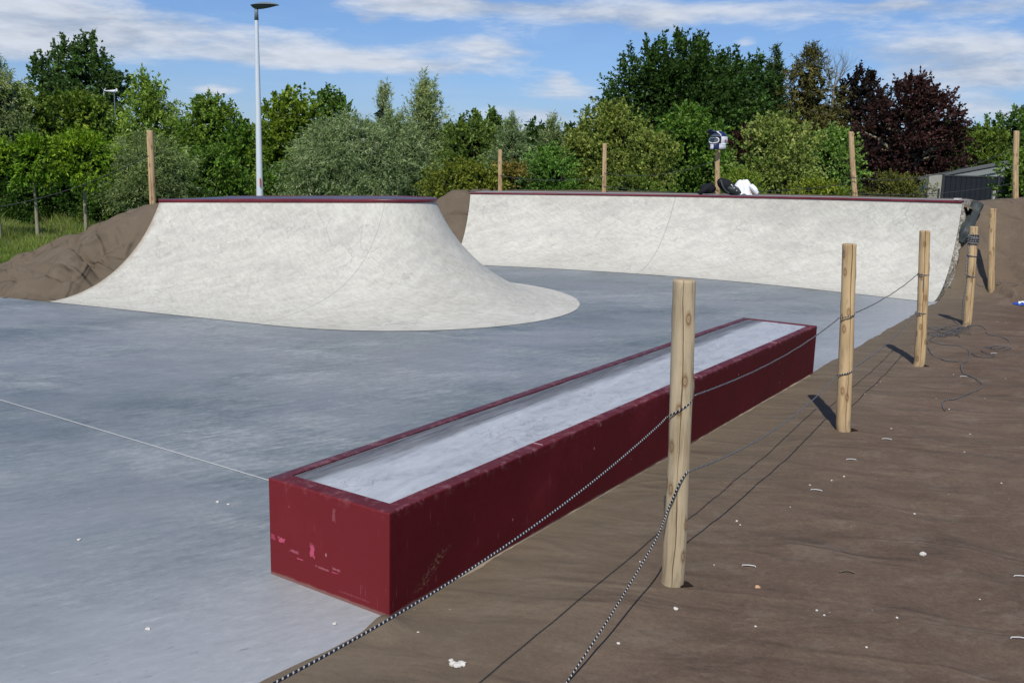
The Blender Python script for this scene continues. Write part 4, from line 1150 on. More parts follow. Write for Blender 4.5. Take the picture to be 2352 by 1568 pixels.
def lump(fn, nu=40, nv=24):
    V = [fn(i / (nu - 1), j / (nv - 1)) for i in range(nu) for j in range(nv)]
    return np_mesh(V, grid_faces(nu, nv), smooth=True)
def deck_z(x, y): return cop_z2(x, y) + 0.03
YB = 15.75
def bagbody(cx, w_, h_, d_, lean, seed, amp=0.02):
    def fn(u, v):
        th = 2 * PI * u; ph = PI * v
        x = w_ * math.copysign(abs(math.sin(ph) * math.cos(th)) ** .8, math.cos(th)); y = d_ * math.copysign(abs(math.sin(ph) * math.sin(th)) ** .8, math.sin(th))
        z = h_ * (1 + math.cos(ph)) / 2
        x += lean * (1 - z / h_) ** 1.2
        k = amp * nz(x * 9 + seed, y * 9, z * 9) + amp * .6 * nz(x * 20, y * 20 + seed, z * 20)
        return (cx + x * (1 + k * 4), y * (1 + k * 3), max(0.0, z * (1 + k * 2)))
    return lump(fn)
bx = at(1655, 452, YB); dz = deck_z(bx.x, bx.y)
bag = empty('backpack', (bx.x, YB, dz), 'black backpack slumped on the ramp deck under the helmet post', 'backpack')
put('main_compartment', bagbody(0.02, 0.14, 0.27, 0.13, 0.17, 1), M['black'], bag)
put('front_pocket', bagbody(0.13, 0.13, 0.17, 0.17, 0.13, 4), M['rubber'], bag)
for i, (x, z, w_) in enumerate(((0.145, 0.165, .012), (0.165, 0.145, .009), (0.19, 0.115, .010), (0.215, 0.10, .009), (0.235, 0.075, .009))):
    bm = bmesh.new(); bmesh.ops.create_icosphere(bm, subdivisions=2, radius=w_); bmesh.ops.translate(bm, verts=bm.verts, vec=(x - .01, -0.16 + 0.0 * z, z)); 
    put('white_mark', bm_mesh(bm), M['teal'], bag)
put('strap', tube_mesh(spline3d([(-0.04, -0.12, 0.24), (-0.02, -0.17, 0.16), (0.03, -0.18, 0.08), (0.10, -0.17, 0.03)], 16), 0.014, 8), M['rubber'], bag)
j = at(1630, 452, YB + .12); jk = empty('jacket', (j.x, YB + .12, dz), 'black crumpled jacket lying left of the backpack', 'jacket')
put('body_cloth', bagbody(-0.03, 0.13, 0.17, 0.14, -0.03, 9, 0.05), M['black'], jk)
put('sleeve', tube_mesh(spline3d([(0.02, -.05, .15), (-0.08, -.12, .10), (-0.17, -.12, .03), (-.2, -.05, .03)], 14), [.05, .05, .048, .046, .045, .044, .043, .042, .04, .04, .038, .036, .034, .03], 10), M['black'], jk)
j = at(1709, 453, YB); sh_ = empty('shirt', (j.x, YB, deck_z(j.x, YB)), 'bundled white shirt draped over a bag on the ramp deck', 'shirt')
def shirt(u, v):
    th = 2 * PI * u; r_ = v
    fold = 0.035 * nz(math.cos(th) * 2.2, math.sin(th) * 2.2, r_ * 2) + 0.022 * math.sin(th * 5 + r_ * 3) * r_
    x = math.cos(th) * (0.205 * r_ ** .8 + fold * r_) - 0.01; y = math.sin(th) * (0.14 * r_ ** .8 + fold * r_)
    z = 0.245 * (1 - r_ ** 2.4) + 0.03 * nz(x * 14, y * 14) * (r_ > .1) 
    z -= 0.04 * max(0, x) / .16
    return (x, y, max(z, 0.002))
put('cotton', lump(shirt, 72, 26), M['shirt'], sh_)
put('sleeve', tube_mesh(spline3d([(0.08, -.08, .15), (0.13, -.12, .10), (0.165, -.12, .05), (.19, -.12, .03)], 14), [.04, .042, .044, .044, .044, .044, .044, .042, .04, .038, .036, .034, .032, .03], 10), M['shirt'], sh_)
put('bag_beneath', bagbody(0.11, 0.05, 0.10, 0.11, 0.02, 5), M['tan'], sh_)

# black rubber sheet and cloth roll by the right end of the back ramp, drain pipe mouth
cz2 = lambda px, py: base_on_cloth(px, py)
def strip(pts, wds, thick_fn, nrm=Vector((0, -0.3, 1))):
    V = []; P = spline3d(pts, 30)
    for i, p in enumerate(P):
        t_ = (P[min(i + 1, 29)] - P[max(i - 1, 0)]).normalized(); s_ = t_.cross(nrm).normalized(); n2 = s_.cross(t_)
        w_ = np.interp(i / 29, np.linspace(0, 1, len(wds)), wds)
        for j in range(11):
            g_ = -1 + 2 * j / 10
            V.append(tuple(p + s_ * g_ * w_ + n2 * (thick_fn(i / 29, g_) )))
    return np_mesh(V, grid_faces(30, 11), smooth=True)
up_ = Vector((-0.02, -0.08, .10)); A0 = cz2(2240, 487) + up_ * 1.2; A1 = cz2(2228, 512) + up_; A2 = cz2(2217, 540) + up_ * .7; A3 = cz2(2203, 566) + up_ * .5
o = put('rubber_sheet', strip([A0, A1, A2, A3], [0.075, 0.07, 0.08, 0.05], lambda f, g_: 0.03 * (1 - g_ * g_) + 0.02 * nz(f * 7, g_ * 2), Vector((-0.3, -0.8, 0.6))), M['rubber'])
o.modifiers.new('thick', 'SOLIDIFY').thickness = 0.012
tag(o, 'dark curled rubber sheet sticking up beside the right end of the back ramp', 'rubber sheet')
B0 = cz2(2232, 526); B1 = cz2(2221, 546); B2 = cz2(2206, 566); B3 = cz2(2188, 590)
o = put('cloth_roll', tube_mesh(spline3d([B0 + Vector((.1, .1, .02)), B0, B1, B2, B3], 24), [0.030 + 0.012 * math.sin(k * .9) for k in range(24)], 12, caps=True), M['cloth'])
tag(o, 'rolled edge of brown cloth below the dark rubber sheet', 'cloth roll')
pm = at(2211, 490, 13.25)
pipe = empty('drain_pipe', pm, 'dark open pipe end poking from the torn cloth at the back ramp end', 'pipe')
dirp = Vector((-0.35, -0.9, 0.05)).normalized()
put('pipe_wall', tube_mesh([Vector((0, 0, 0)), -dirp * 0.5], 0.075, 18), plain('brown_pipe', (0.10, 0.055, 0.035), 0.6), pipe)
put('pipe_mouth', tube_mesh([-dirp * 0.03, -dirp * 0.48], 0.066, 18, caps=True), plain('pipe_dark', (0.008, 0.005, 0.004), 0.9), pipe)
put('torn_cloth', strip([pm - dirp * .1 + Vector((-.16, 0, .08)) - pm, Vector((0, 0, .12)) - dirp * .02, Vector((.13, .02, .06)), Vector((.17, .02, -.08))], [0.10, 0.11, 0.10, 0.08], lambda f, g_: 0.02 * nz(f * 6, g_ * 3)), M['cloth'], pipe)
wm = at(2196, 463, 13.2)
bm = bmesh.new(); box_bm(bm, -0.07, 0.05, -0.035, 0.03, -0.02, 0.004, Matrix.Rotation(R(40), 4, 'Z'))
for v in bm.verts: v.co += Vector((nz(v.co.x * 30, 1), nz(v.co.y * 30, 2), 0)) * 0.02
o = put('coping_patch', bm_mesh(bm, 0.004), M['stone']); o.location = (top2[-1][0] - .03, top2[-1][1] + .08, top2[-1][2] + 0.055)
tag(o, 'pale broken mortar patch on the right end of the back coping', 'mortar')

# blue wrapper at the right margin
bp = base_on_cloth(2346, 702)
wr = empty('sweet_wrapper', bp + Vector((0, 0, .01)), 'small crumpled blue and white wrapper lying on the brown bank', 'wrapper')
def wrap(u, v):
    x = (u - .5) * 0.22; y = (v - .5) * 0.10
    return (x, y, 0.035 * math.sin(PI * u) * math.sin(PI * v) + 0.02 * nz(u * 6, v * 5) + 0.006)
put('blue_foil', lump(wrap, 20, 12), M['bluef'], wr)
def wrap2(u, v):
    x, y, z = wrap(0.25 + u * .4, 0.2 + v * .35); return (x, y - .01, z + .004)
put('white_panel', lump(wrap2, 12, 8), M['hwhite'], wr)

# ------------------------------------------------------------------ stones and pegs on the cloth
def stone_mesh(r, seed):
    bm = bmesh.new(); bmesh.ops.create_icosphere(bm, subdivisions=2, radius=r)
    for v in bm.verts: v.co *= 1 + 0.5 * nz(v.co.x / r * 1.1 + seed, v.co.y / r * 1.1, v.co.z / r * 1.1); v.co.z *= 0.6
    return bm_mesh(bm)
def stone(px, py, r, mat, label, grp='stone chips strewn on the cloth', zslab=False):
    p = gnd(px, py) if zslab else base_on_cloth(px, py)
    o_ = put('stone_chip', stone_mesh(r, px * 0.37), M[mat]); o_.location = p + Vector((0, 0, r * .35)); o_.rotation_euler = (0, 0, px)
    tag(o_, label, 'stone', grp)
stone(1740, 1350, 0.011, 'tan', 'orange tan stone chip lying right of the nearest post foot')
stone(2120, 1275, 0.015, 'stone', 'largest single white stone chip on the right of the cloth')
stone(1551, 1401, 0.009, 'stone', 'round white stone chip just below the nearest post')
for (x, y, r_) in ((1040, 1527, .012), (1050, 1530, .015), (1062, 1528, .012), (1036, 1521, .008), (1058, 1522, .008)):
    stone(x, y, r_, 'stone', 'crumbly white stone chip in the small heap near the lower edge', 'small heap of white chips')
for (x, y) in ((1692, 1198), (1700, 1206), (2228, 998), (1985, 905), (2012, 885), (2022, 877), (1938, 1097), (1910, 1105), (2047, 985), (2150, 915), (2215, 1040), (1860, 1415 - 300), (1815, 1165), (2300, 1110), (2180, 940), (2262, 915), (2290, 740), (2310, 742), (1876, 1402), (1893, 1413), (960, 1455), (2100, 1180), (1640, 1300), (2250, 1380), (2060, 1420), (1420, 1480), (1470, 1290), (1735, 1440), (1990, 1490), (2310, 870), (2190, 860)):
    stone(x, y, rnd.uniform(.003, .006), 'stone', 'tiny pale stone chip scattered on the open brown cloth')
for (x, y) in ((500, 1153), (525, 1159), (768, 1433), (340, 1445), (182, 1240)):
    stone(x, y, 0.008, 'stone', 'tiny white chip lying on the grey slab', 'white chips on the slab', True)
def peg(px, py, ang, label):
    p = base_on_cloth(px, py) + Vector((0, 0, 0.006))
    o_ = put('ground_peg', tube_mesh([(-.027, 0, -0.004), (-.025, 0, 0.001), (0, 0, 0.003), (.025, 0, 0.001), (.027, 0, -0.004)], 0.0018, 6), M['peg'])
    o_.location = p; o_.rotation_euler = (0, 0, ang); tag(o_, label, 'peg', 'wire pegs holding the cloth')
peg(1720, 1303, -0.15, 'silver wire peg right of the nearest post, above the orange tan stone')
peg(1875, 1128, -0.25, 'silver wire peg in the open cloth between the two nearest posts')
peg(2340, 1468, -0.1, 'silver wire peg at the lower right margin on the cloth seam')
peg(2037, 1010, -0.2, 'silver wire peg right of the cracked second post')
peg(1955, 1057, 0.0, 'silver wire peg just below the cracked second post')
peg(2345, 1328, -0.15, 'silver wire peg at the right margin above the cloth seam')
peg(2283, 813, 0.05, 'silver wire peg by the loose rope coils')
peg(2213, 866, 0.0, 'silver wire peg beside the snaking rope end')
# leaf scrap / twig bits
o = put('twig', tube_mesh([(-.03, 0, .004), (0, .005, .012), (.03, -.004, .004)], 0.003, 5), M['bark']); o.location = base_on_cloth(1945, 1318); tag(o, 'short brown twig lying on the open cloth at right', 'twig')

# ------------------------------------------------------------------ vegetation
rng = np.random.default_rng(11)
def unit(v): return v / np.maximum(np.linalg.norm(v, axis=1, keepdims=True), 1e-9)
def leaf_quads(P, D, Ln, Wd, col, up=0.0):
    n = len(P)
    rv = rng.normal(size=(n, 3)); rv[:, 2] += up * 3
    S = unit(np.cross(D, rv)); Ln = Ln[:, None]; Wd = Wd[:, None]
    nrm = np.cross(D, S)
    a = P; b = P + D * Ln * 0.45 + S * Wd * 0.5 + nrm * Ln * .06; c = P + D * Ln; d = P + D * Ln * 0.45 - S * Wd * 0.5 + nrm * Ln * .06
    V = np.stack([a, b, c, d], 1).reshape(-1, 3)
    Q = np.arange(n * 4).reshape(-1, 4)
    return V, Q, np.repeat(col, 4, axis=0)

def prof_fn(kind):
    return {
        'dome': lambda t: np.sqrt(np.clip(1 - (np.clip(t - 0.25, 0, 1) / 0.75) ** 2.4, 0, 1)) * np.clip(0.8 + t * 2.0, 0, 1),
        'round': lambda t: np.sqrt(np.clip(1 - (2 * t - 1) ** 2, 0.0, 1)) ** 0.8 * 0.98 + 0.02,
        'bush': lambda t: np.sqrt(np.clip(1 - t ** 2.6, 0, 1)) * (0.88 + 0.12 * t),
        'cone': lambda t: np.clip(1 - t, 0.03, 1) ** 0.72 * np.clip(.5 + 3 * t, 0, 1),
        'tall': lambda t: np.clip(1 - t ** 1.7, 0.04, 1) ** 0.75,
        'flat': lambda t: np.sqrt(np.clip(1 - (np.clip(t - .25, 0, 1) / 0.75) ** 2, 0, 1)) * np.clip(.75 + t * 2, 0, 1),
    }[kind]

def crown(cx, cy, z0, z1, W, Dp, kind, ncl, twigs, lpt, cr, ll, lw, col, droop=0.3, tipc=None, shoots=0, shoot_len=0.5, var=0.28, seed=0, hole=0.22, lobes=0.22, out=0.6, spread=0.5):
    """clumps -> twigs -> leaves, uneven outline"""
    pf = prof_fn(kind); H = z1 - z0
    th = np.where(rng.random(ncl) < 0.82, rng.uniform(-PI, 0, ncl), rng.uniform(0, PI, ncl))
    t = rng.random(ncl * 6); keep = rng.random(ncl * 6) < pf(t); t = t[keep][:ncl]
    if len(t) < ncl: t = np.concatenate([t, rng.random(ncl - len(t)) * .6])
    rad = rng.uniform(0.30, 1.0, ncl) ** 0.55
    lob = 1 + lobes * np.sin(th * 3 + seed + t * 4) * 0.6 + lobes * np.sin(th * 5 + t * 9 + seed * 2) * 0.5 + rng.normal(0, 0.05, ncl)
    rr = pf(t) * rad * lob
    rr *= 1 - cr * 0.3
    Cc = np.stack([cx + W * rr * np.cos(th), cy + Dp * rr * np.sin(th), z0 + H * (0.02 + 0.96 * t) - cr * H * 0.1], 1)
    # knock some clumps out to leave gaps
    gapn = np.array([nz(c[0] * 1.3 + seed, c[1] * .5, c[2] * 1.5) for c in Cc])
    Cc = Cc[gapn > -hole - 0.36]; ncl = len(Cc)
    outw = unit(np.stack([(Cc[:, 0] - cx) / W, (Cc[:, 1] - cy) / Dp, (Cc[:, 2] - (z0 + H * .4)) / H * 1.2], 1))
    cfac = np.exp(rng.normal(0, var * 0.6, ncl)); cth = rng.random(ncl)
    n = ncl * twigs; ci = np.repeat(np.arange(ncl), twigs)
    off = unit(rng.normal(size=(n, 3))); crs = cr * rng.uniform(0.7, 1.3, ncl)[ci]
    off = off * (rng.random(n) ** 0.45 * crs)[:, None] * np.array([1.15, 1.0, 0.75])
    TP = Cc[ci] + off
    TD = unit(off / np.maximum(crs, .01)[:, None] * out + outw[ci] * out + np.array([0, 0, 0.35 - droop]) + rng.normal(0, spread, (n, 3)))
    TL = cr * rng.uniform(0.5, 1.2, n)
    if shoots:
        ang = rng.uniform(-PI, 0, shoots); tt = rng.uniform(0.72, 1.0, shoots)
        r_ = pf(tt) * rng.random(shoots) ** .5
        shoot_len = shoot_len * 0.7
        SP = np.stack([cx + W * r_ * np.cos(ang), cy + Dp * r_ * np.sin(ang), z0 + H * tt - 0.1 * shoot_len], 1)
        k = 7
        sp = np.repeat(SP, k, 0); f = np.tile(np.linspace(0, 1, k), shoots)
        sd = unit(np.stack([(SP[:, 0] - cx) / W * .5, np.zeros(shoots), np.ones(shoots)], 1) + rng.normal(0, .16, (shoots, 3)))
        sl_ = shoot_len * rng.uniform(.5, 1.2, shoots)
        sp = sp + np.repeat(sd * sl_[:, None], k, 0) * f[:, None] + rng.normal(0, .02, (len(sp), 3))
        TP = np.concatenate([TP, sp]); TD = np.concatenate([TD, unit(np.repeat(sd, k, 0) + rng.normal(0, .45, (len(sp), 3)))])
        TL = np.concatenate([TL, np.full(len(sp), ll * 1.6)]); ci = np.concatenate([ci, rng.integers(0, ncl, len(sp))])
    n = len(TP); li = np.repeat(np.arange(n), lpt); m = len(li)
    f = rng.random(m)
    P = TP[li] + TD[li] * (TL[li] * f)[:, None]
    P[:, 2] -= droop * 0.5 * (TL[li] * f) ** 2 / max(cr, .05)
    D = unit(TD[li] * 0.8 + rng.normal(0, 0.55, (m, 3)) + np.array([0, 0, -droop * .5]))
    Ln = ll * rng.uniform(0.6, 1.3, m); Wd = lw * rng.uniform(0.7, 1.2, m)
    col = np.array(col); c2 = np.array(tipc if tipc is not None else col * 1.5)
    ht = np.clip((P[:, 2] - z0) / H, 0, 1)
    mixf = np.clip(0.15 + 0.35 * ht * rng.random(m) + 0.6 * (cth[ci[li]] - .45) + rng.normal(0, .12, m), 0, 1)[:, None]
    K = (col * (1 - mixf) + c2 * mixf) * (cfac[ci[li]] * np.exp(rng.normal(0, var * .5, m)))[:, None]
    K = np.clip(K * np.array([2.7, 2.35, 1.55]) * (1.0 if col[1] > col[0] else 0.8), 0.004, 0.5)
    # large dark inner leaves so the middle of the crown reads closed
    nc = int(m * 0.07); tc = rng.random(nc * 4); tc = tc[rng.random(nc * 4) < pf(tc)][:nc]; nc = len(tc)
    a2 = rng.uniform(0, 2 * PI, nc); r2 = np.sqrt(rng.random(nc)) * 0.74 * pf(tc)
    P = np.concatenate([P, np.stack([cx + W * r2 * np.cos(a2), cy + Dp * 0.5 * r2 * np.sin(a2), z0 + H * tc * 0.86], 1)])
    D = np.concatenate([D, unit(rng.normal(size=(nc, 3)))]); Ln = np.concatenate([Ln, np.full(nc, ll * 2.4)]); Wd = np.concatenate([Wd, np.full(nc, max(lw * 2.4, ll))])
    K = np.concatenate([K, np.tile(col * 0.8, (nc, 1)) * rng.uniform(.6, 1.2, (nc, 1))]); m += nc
    K = np.concatenate([K, np.ones((m, 1))], 1)
    return leaf_quads(P, D, Ln, Wd, K), Cc

def limbs(cx, cy, zb, z0, z1, W, Cc, r, nl=14, seed=0):
    rs = random.Random(seed); L = []
    top = z0 + (z1 - z0) * 0.8
    tr = [Vector((cx + 0.06 * W * nz(k * .4, seed), cy, zb + (top - zb) * k / 10)) for k in range(11)]
    L.append((tr, [r * (1 - 0.085 * k) for k in range(11)]))
    if len(Cc):
        for _ in range(nl):
            c = Vector(Cc[rs.randrange(len(Cc))]); zs_ = min(top, max(zb + (z0 - zb) * 0.9, c.z - 0.5 * math.hypot(c.x - cx, c.y - cy) - .2))
            s = Vector((cx, cy, zs_)); mid = s.lerp(c, .5) + Vector((rs.uniform(-.1, .1) * W, 0, 0.06 * (z1 - z0)))
            L.append(([s, s.lerp(mid, .5), mid, mid.lerp(c, .6), c], [r * .45, r * .36, r * .26, r * .16, r * .07]))
    return merge_tubes(L, 6)

TOT = [0]
def tree(name, label, cat, px, top, bot, hw, Y, kind, col, tip, dens=1.0, ll=0.09, lw=0.035, cr=None, droop=0.2, shoots=0, shoot_len=0.5, group=None,
         trunk=0.09, zb=-0.32, depth=0.8, mat='leaf', bark='bark', nl=14, hole=0.22, var=0.36, lobes=0.22, lpt=9, out=.6, spread=.5, cover=4.2):
    c = at(px, 380, Y); cx = c.x; z1 = at(px, top, Y).z; z0 = at(px, bot, Y).z; W = hw * Y / F_PX
    z1 -= 0.4 * shoot_len * (shoots > 0) + 0.12 * (z1 - z0) * 0.5; W *= 1.10
    if z0 < zb + 0.05: z0 = zb + 0.02
    H = z1 - z0; Dp = W * depth
    cr = cr or max(0.16, min(0.5, 0.17 * min(W * 1.6, H)))
    area = W * 2 * H * 0.8
    nleaf = dens * cover * area / (ll * lw * 0.42)
    cap = 44000
    if nleaf > cap:
        k = math.sqrt(nleaf / cap); ll *= k; lw *= k; nleaf = cap
    tw = 9; ncl = max(10, int(nleaf / (tw * lpt)))
    if ncl > 340: tw = int(tw * ncl / 340) + 1; ncl = 340
    root = empty(name, (cx, Y, zb), label, cat, group)
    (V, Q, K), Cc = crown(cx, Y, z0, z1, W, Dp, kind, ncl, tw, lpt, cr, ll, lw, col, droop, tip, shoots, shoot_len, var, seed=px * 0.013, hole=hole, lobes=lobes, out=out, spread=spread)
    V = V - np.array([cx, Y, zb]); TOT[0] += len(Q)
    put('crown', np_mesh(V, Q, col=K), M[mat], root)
    me = limbs(cx, Y, zb, z0, z1, W, Cc, trunk, nl, int(px)); me = local(me, root.location)
    put('trunk', me, M[bark], root)
    return root

G1 = (0.035, 0.075, 0.014); G1t = (0.105, 0.165, 0.030)       # yellow green hedge
G2 = (0.026, 0.060, 0.014); G2t = (0.070, 0.130, 0.028)       # mid green
DK = (0.011, 0.028, 0.009); DKt = (0.030, 0.062, 0.016)       # dark green
WL = (0.052, 0.086, 0.054); WLt = (0.165, 0.235, 0.185)       # willow grey-green
OL = (0.050, 0.080, 0.024); OLt = (0.135, 0.165, 0.060)       # olive, apple
PU = (0.016, 0.0095, 0.012); PUt = (0.045, 0.020, 0.030)       # copper
grp = 'trees and shrubs behind the ramps'
# --- back row
tree('poplar_tree', 'tall dark poplar rising above the left hedge against the sky', 'tree', 215, 78, 260, 72, 52, 'round', (0.018, 0.042, 0.018), (0.045, 0.082, 0.034), 1.0, .17, .13, cr=0.62, shoots=26, shoot_len=0.9, group=grp, hole=0.12, lobes=.3, trunk=.2)
tree('poplar_tree', 'smaller side crown of dark poplar left of the tall one', 'tree', 132, 112, 260, 38, 53, 'round', (0.018, 0.042, 0.018), (0.045, 0.082, 0.034), 0.9, .17, .13, cr=0.5, shoots=14, shoot_len=0.9, group=grp, hole=0.05, trunk=.15)
tree('poplar_tree', 'dark poplar crown just right of the tall one, lower and rounder', 'tree', 268, 155, 260, 36, 51, 'round', (0.018, 0.042, 0.018), (0.045, 0.082, 0.034), 0.9, .17, .13, cr=0.5, shoots=8, shoot_len=0.6, group=grp, trunk=.15)
tree('willow_tree', 'pale silvery willow at the far left edge of the photo', 'tree', 5, 128, 330, 52, 33, 'dome', WL, (0.19, 0.235, 0.15), 1.0, .13, .03, cr=.4, droop=.35, shoots=20, shoot_len=.6, group=grp, hole=.1)
tree('beech_tree', 'huge dark green dome shaped tree, tallest at right of centre', 'tree', 1545, 70, 400, 195, 45, 'dome', DK, DKt, 1.7, .17, .10, cr=0.62, shoots=80, shoot_len=0.95, group=grp, hole=0.8, lobes=.12, trunk=.35, nl=20)
tree('beech_tree', 'dark green tree joined to the right side of the huge dome', 'tree', 1700, 118, 400, 100, 47, 'dome', (0.013, 0.034, 0.013), (0.032, 0.068, 0.024), 1.5, .17, .10, cr=0.6, shoots=40, shoot_len=0.8, group=grp, trunk=.3)
tree('spruce_tree', 'sparse olive brown conifer between the dark dome and the purple trees', 'conifer', 1845, 88, 400, 92, 46, 'tall', (0.034, 0.038, 0.016), (0.070, 0.070, 0.034), 0.6, .22, .045, cr=0.5, droop=.75, shoots=34, shoot_len=0.7, group=grp, mat='needle', hole=.1, trunk=.22, nl=30)
tree('spruce_tree', 'small pointed dark conifer tip left of the olive brown conifer', 'conifer', 1762, 100, 330, 44, 48, 'cone', (0.016, 0.032, 0.014), (0.040, 0.062, 0.028), 1.0, .2, .05, cr=0.4, droop=.5, shoots=16, shoot_len=0.6, group=grp, mat='needle', trunk=.18)
tree('plum_tree', 'dark blackish purple tree behind the copper one, below bare twigs', 'tree', 1955, 150, 380, 70, 49, 'dome', (0.010, 0.009, 0.011), (0.022, 0.015, 0.019), 0.95, .16, .11, cr=0.5, shoots=26, shoot_len=0.8, group=grp, hole=.02, trunk=.25)
tree('copper_beech', 'large copper purple tree at right with uneven crown', 'tree', 2080, 166, 452, 120, 38, 'dome', PU, PUt, 1.15, .14, .09, cr=0.5, shoots=60, shoot_len=0.7, group=grp, hole=.18, trunk=.3, nl=34, bark='palebark')
tree('oak_tree', 'dark green tree at the right margin beyond the shed', 'tree', 2310, 236, 420, 82, 46, 'dome', (0.024, 0.052, 0.016), (0.055, 0.10, 0.03), 1.0, .15, .10, cr=.5, shoots=20, shoot_len=.6, group=grp)
tree('hazel_tree', 'yellow green round tree right of the copper tree, above the shed roof', 'tree', 2255, 285, 420, 66, 40, 'dome', (0.032, 0.060, 0.014), (0.085, 0.12, 0.030), 1.1, .12, .08, cr=.4, shoots=14, shoot_len=.4, group=grp)
# bare dead top
def bare(px, top, bot, Y, hw, label):
    b_ = at(px, bot, Y); root = empty('dead_tree', (b_.x, Y, -0.32), label, 'tree', grp); L = []
    rs = random.Random(5)
    def br(p, d, ln, r, dep):
        pts = [p]; q = p.copy(); dd = d.copy()
        for k in range(4):
            dd = (dd + Vector((rs.uniform(-.16, .16), rs.uniform(-.1, .1), rs.uniform(-.02, .1)))).normalized(); q = q + dd * ln / 4; pts.append(q.copy())
        r *= 0.7; L.append((pts, [r, r * .85, r * .7, r * .55, r * .4]))
        if dep:
            for k in range(4): br(pts[1 + k % 4], (dd + Vector((rs.uniform(-1, 1), rs.uniform(-.5, .5), rs.uniform(0, .5)))).normalized(), ln * rs.uniform(.45, .7), r * .5, dep - 1)
    z1 = at(px, top, Y).z; zb = at(px, bot, Y).z
    L.append(([Vector((b_.x, Y, -0.3)), Vector((b_.x, Y, zb))], [.16, .07]))
    for k in range(6): br(Vector((b_.x, Y, zb)), Vector((-0.55 + k * .24, 0, 1)).normalized(), (z1 - zb) * .62, .05, 3)
    put('branches', local(merge_tubes(L, 4), root.location), plain('dead_wood', (0.20, 0.185, 0.165), 0.9, 0.1), root)
bare(1915, 118, 205, 48, 40, 'bare leafless tree top showing between conifer and dark purple tree')
# --- middle row (left)
tree('maple_tree', 'yellow green leafy tree left of the far left globe crowns, under the poplars', 'tree', 60, 200, 335, 84, 36, 'dome', (0.026, 0.056, 0.012), (0.078, 0.122, 0.024), 1.1, .13, .085, cr=.45, shoots=30, shoot_len=.5, group=grp)
tree('maple_tree', 'broad yellow green tree directly below the tall poplar', 'tree', 195, 212, 335, 104, 37, 'dome', (0.026, 0.056, 0.012), (0.085, 0.125, 0.024), 1.1, .13, .085, cr=.45, shoots=34, shoot_len=.4, group=grp)
tree('ash_tree', 'pale yellow green ash with feathery top between poplar and lamp', 'tree', 352, 162, 420, 66, 34, 'dome', (0.045, 0.09, 0.02), (0.15, 0.215, 0.065), 1.05, .14, .055, cr=.42, shoots=34, shoot_len=.7, group=grp, hole=.1)
tree('elder_tree', 'green tree with light top just left of the lamp pole', 'tree', 492, 205, 440, 82, 33, 'dome', G1, (0.10, 0.155, 0.04), 1.1, .12, .07, cr=.40, shoots=30, shoot_len=.5, group=grp)
tree('elder_tree', 'dark green low tree touching the lamp pole on its left', 'tree', 560, 268, 455, 48, 31, 'bush', G2, G2t, 1.1, .11, .07, cr=.35, shoots=12, shoot_len=.3, group=grp)
tree('field_maple', 'yellowish green maple with upright shoots right of the lamp pole', 'tree', 672, 198, 455, 78, 30, 'dome', (0.036, 0.07, 0.012), (0.105, 0.15, 0.024), 1.15, .11, .08, cr=.38, shoots=46, shoot_len=.65, group=grp)
tree('field_maple', 'dark green maple with spiky top behind the big willow', 'tree', 760, 198, 440, 52, 32, 'dome', G2, (0.075, 0.125, 0.04), 1.1, .11, .08, cr=.36, shoots=34, shoot_len=.65, group=grp)
tree('willow_tree', 'broad grey green willow bush in the middle, largest of the willows', 'willow', 800, 255, 456, 128, 25, 'dome', WL, WLt, 1.25, .105, .020, cr=.33, droop=.45, shoots=40, shoot_len=.4, group=grp, var=.33)
tree('willow_tree', 'tall silvery willow with narrow feathery top right of centre', 'willow', 975, 166, 440, 78, 31, 'cone', (0.07, 0.11, 0.065), (0.20, 0.26, 0.18), 1.1, .13, .026, cr=.36, droop=.25, shoots=44, shoot_len=.7, group=grp, hole=.1, var=.33)
tree('willow_tree', 'grey green willow bush between the broad willow and the tall silvery one', 'willow', 905, 250, 456, 92, 26, 'bush', WL, WLt, 1.2, .105, .020, cr=.33, droop=.4, shoots=24, shoot_len=.4, group=grp, var=.33)
tree('willow_tree', 'thin pale willow spray standing up behind the willow bushes', 'willow', 884, 196, 330, 30, 32, 'tall', (0.09, 0.13, 0.09), (0.22, 0.28, 0.21), 0.55, .12, .024, cr=.25, droop=.1, shoots=22, shoot_len=.5, group=grp, hole=-.02)
tree('willow_tree', 'grey green willow shrub with loose leaves left of the lamp', 'willow', 345, 300, 470, 96, 23.5, 'dome', WL, (0.14, 0.19, 0.11), 1.1, .10, .020, cr=.30, droop=.35, shoots=30, shoot_len=.45, group=grp, var=.33, bark='palebark')
tree('alder_shrub', 'deep green shrub in front of the lamp hedge, right of the tilted post', 'shrub', 490, 335, 466, 92, 25.5, 'bush', G2, (0.062, 0.115, 0.026), 1.15, .085, .05, cr=.28, shoots=26, shoot_len=.3, group=grp)
# middle row (centre)
tree('alder_tree', 'green alder with spiky top right of the tall silvery willow', 'tree', 1085, 255, 440, 66, 30, 'dome', (0.036, 0.066, 0.02), (0.09, 0.135, 0.045), 1.1, .10, .06, cr=.33, shoots=34, shoot_len=.5, group=grp)
tree('willow_tree', 'pale willow above the left post of the back ramp', 'willow', 1175, 268, 440, 54, 28, 'tall', WL, WLt, 1.1, .10, .022, cr=.3, droop=.2, shoots=34, shoot_len=.5, group=grp, var=.33)
tree('alder_tree', 'small green alder tip standing between two pale willows', 'tree', 1130, 250, 400, 32, 31, 'tall', G2, (0.08, 0.125, 0.045), 1.0, .10, .06, cr=.28, shoots=22, shoot_len=.5, group=grp)
tree('willow_tree', 'little pointed pale willow where the tree line dips lowest', 'willow', 1266, 270, 420, 36, 28, 'tall', WL, (0.17, 0.22, 0.15), 1.0, .10, .022, cr=.24, droop=.1, shoots=24, shoot_len=.5, group=grp)
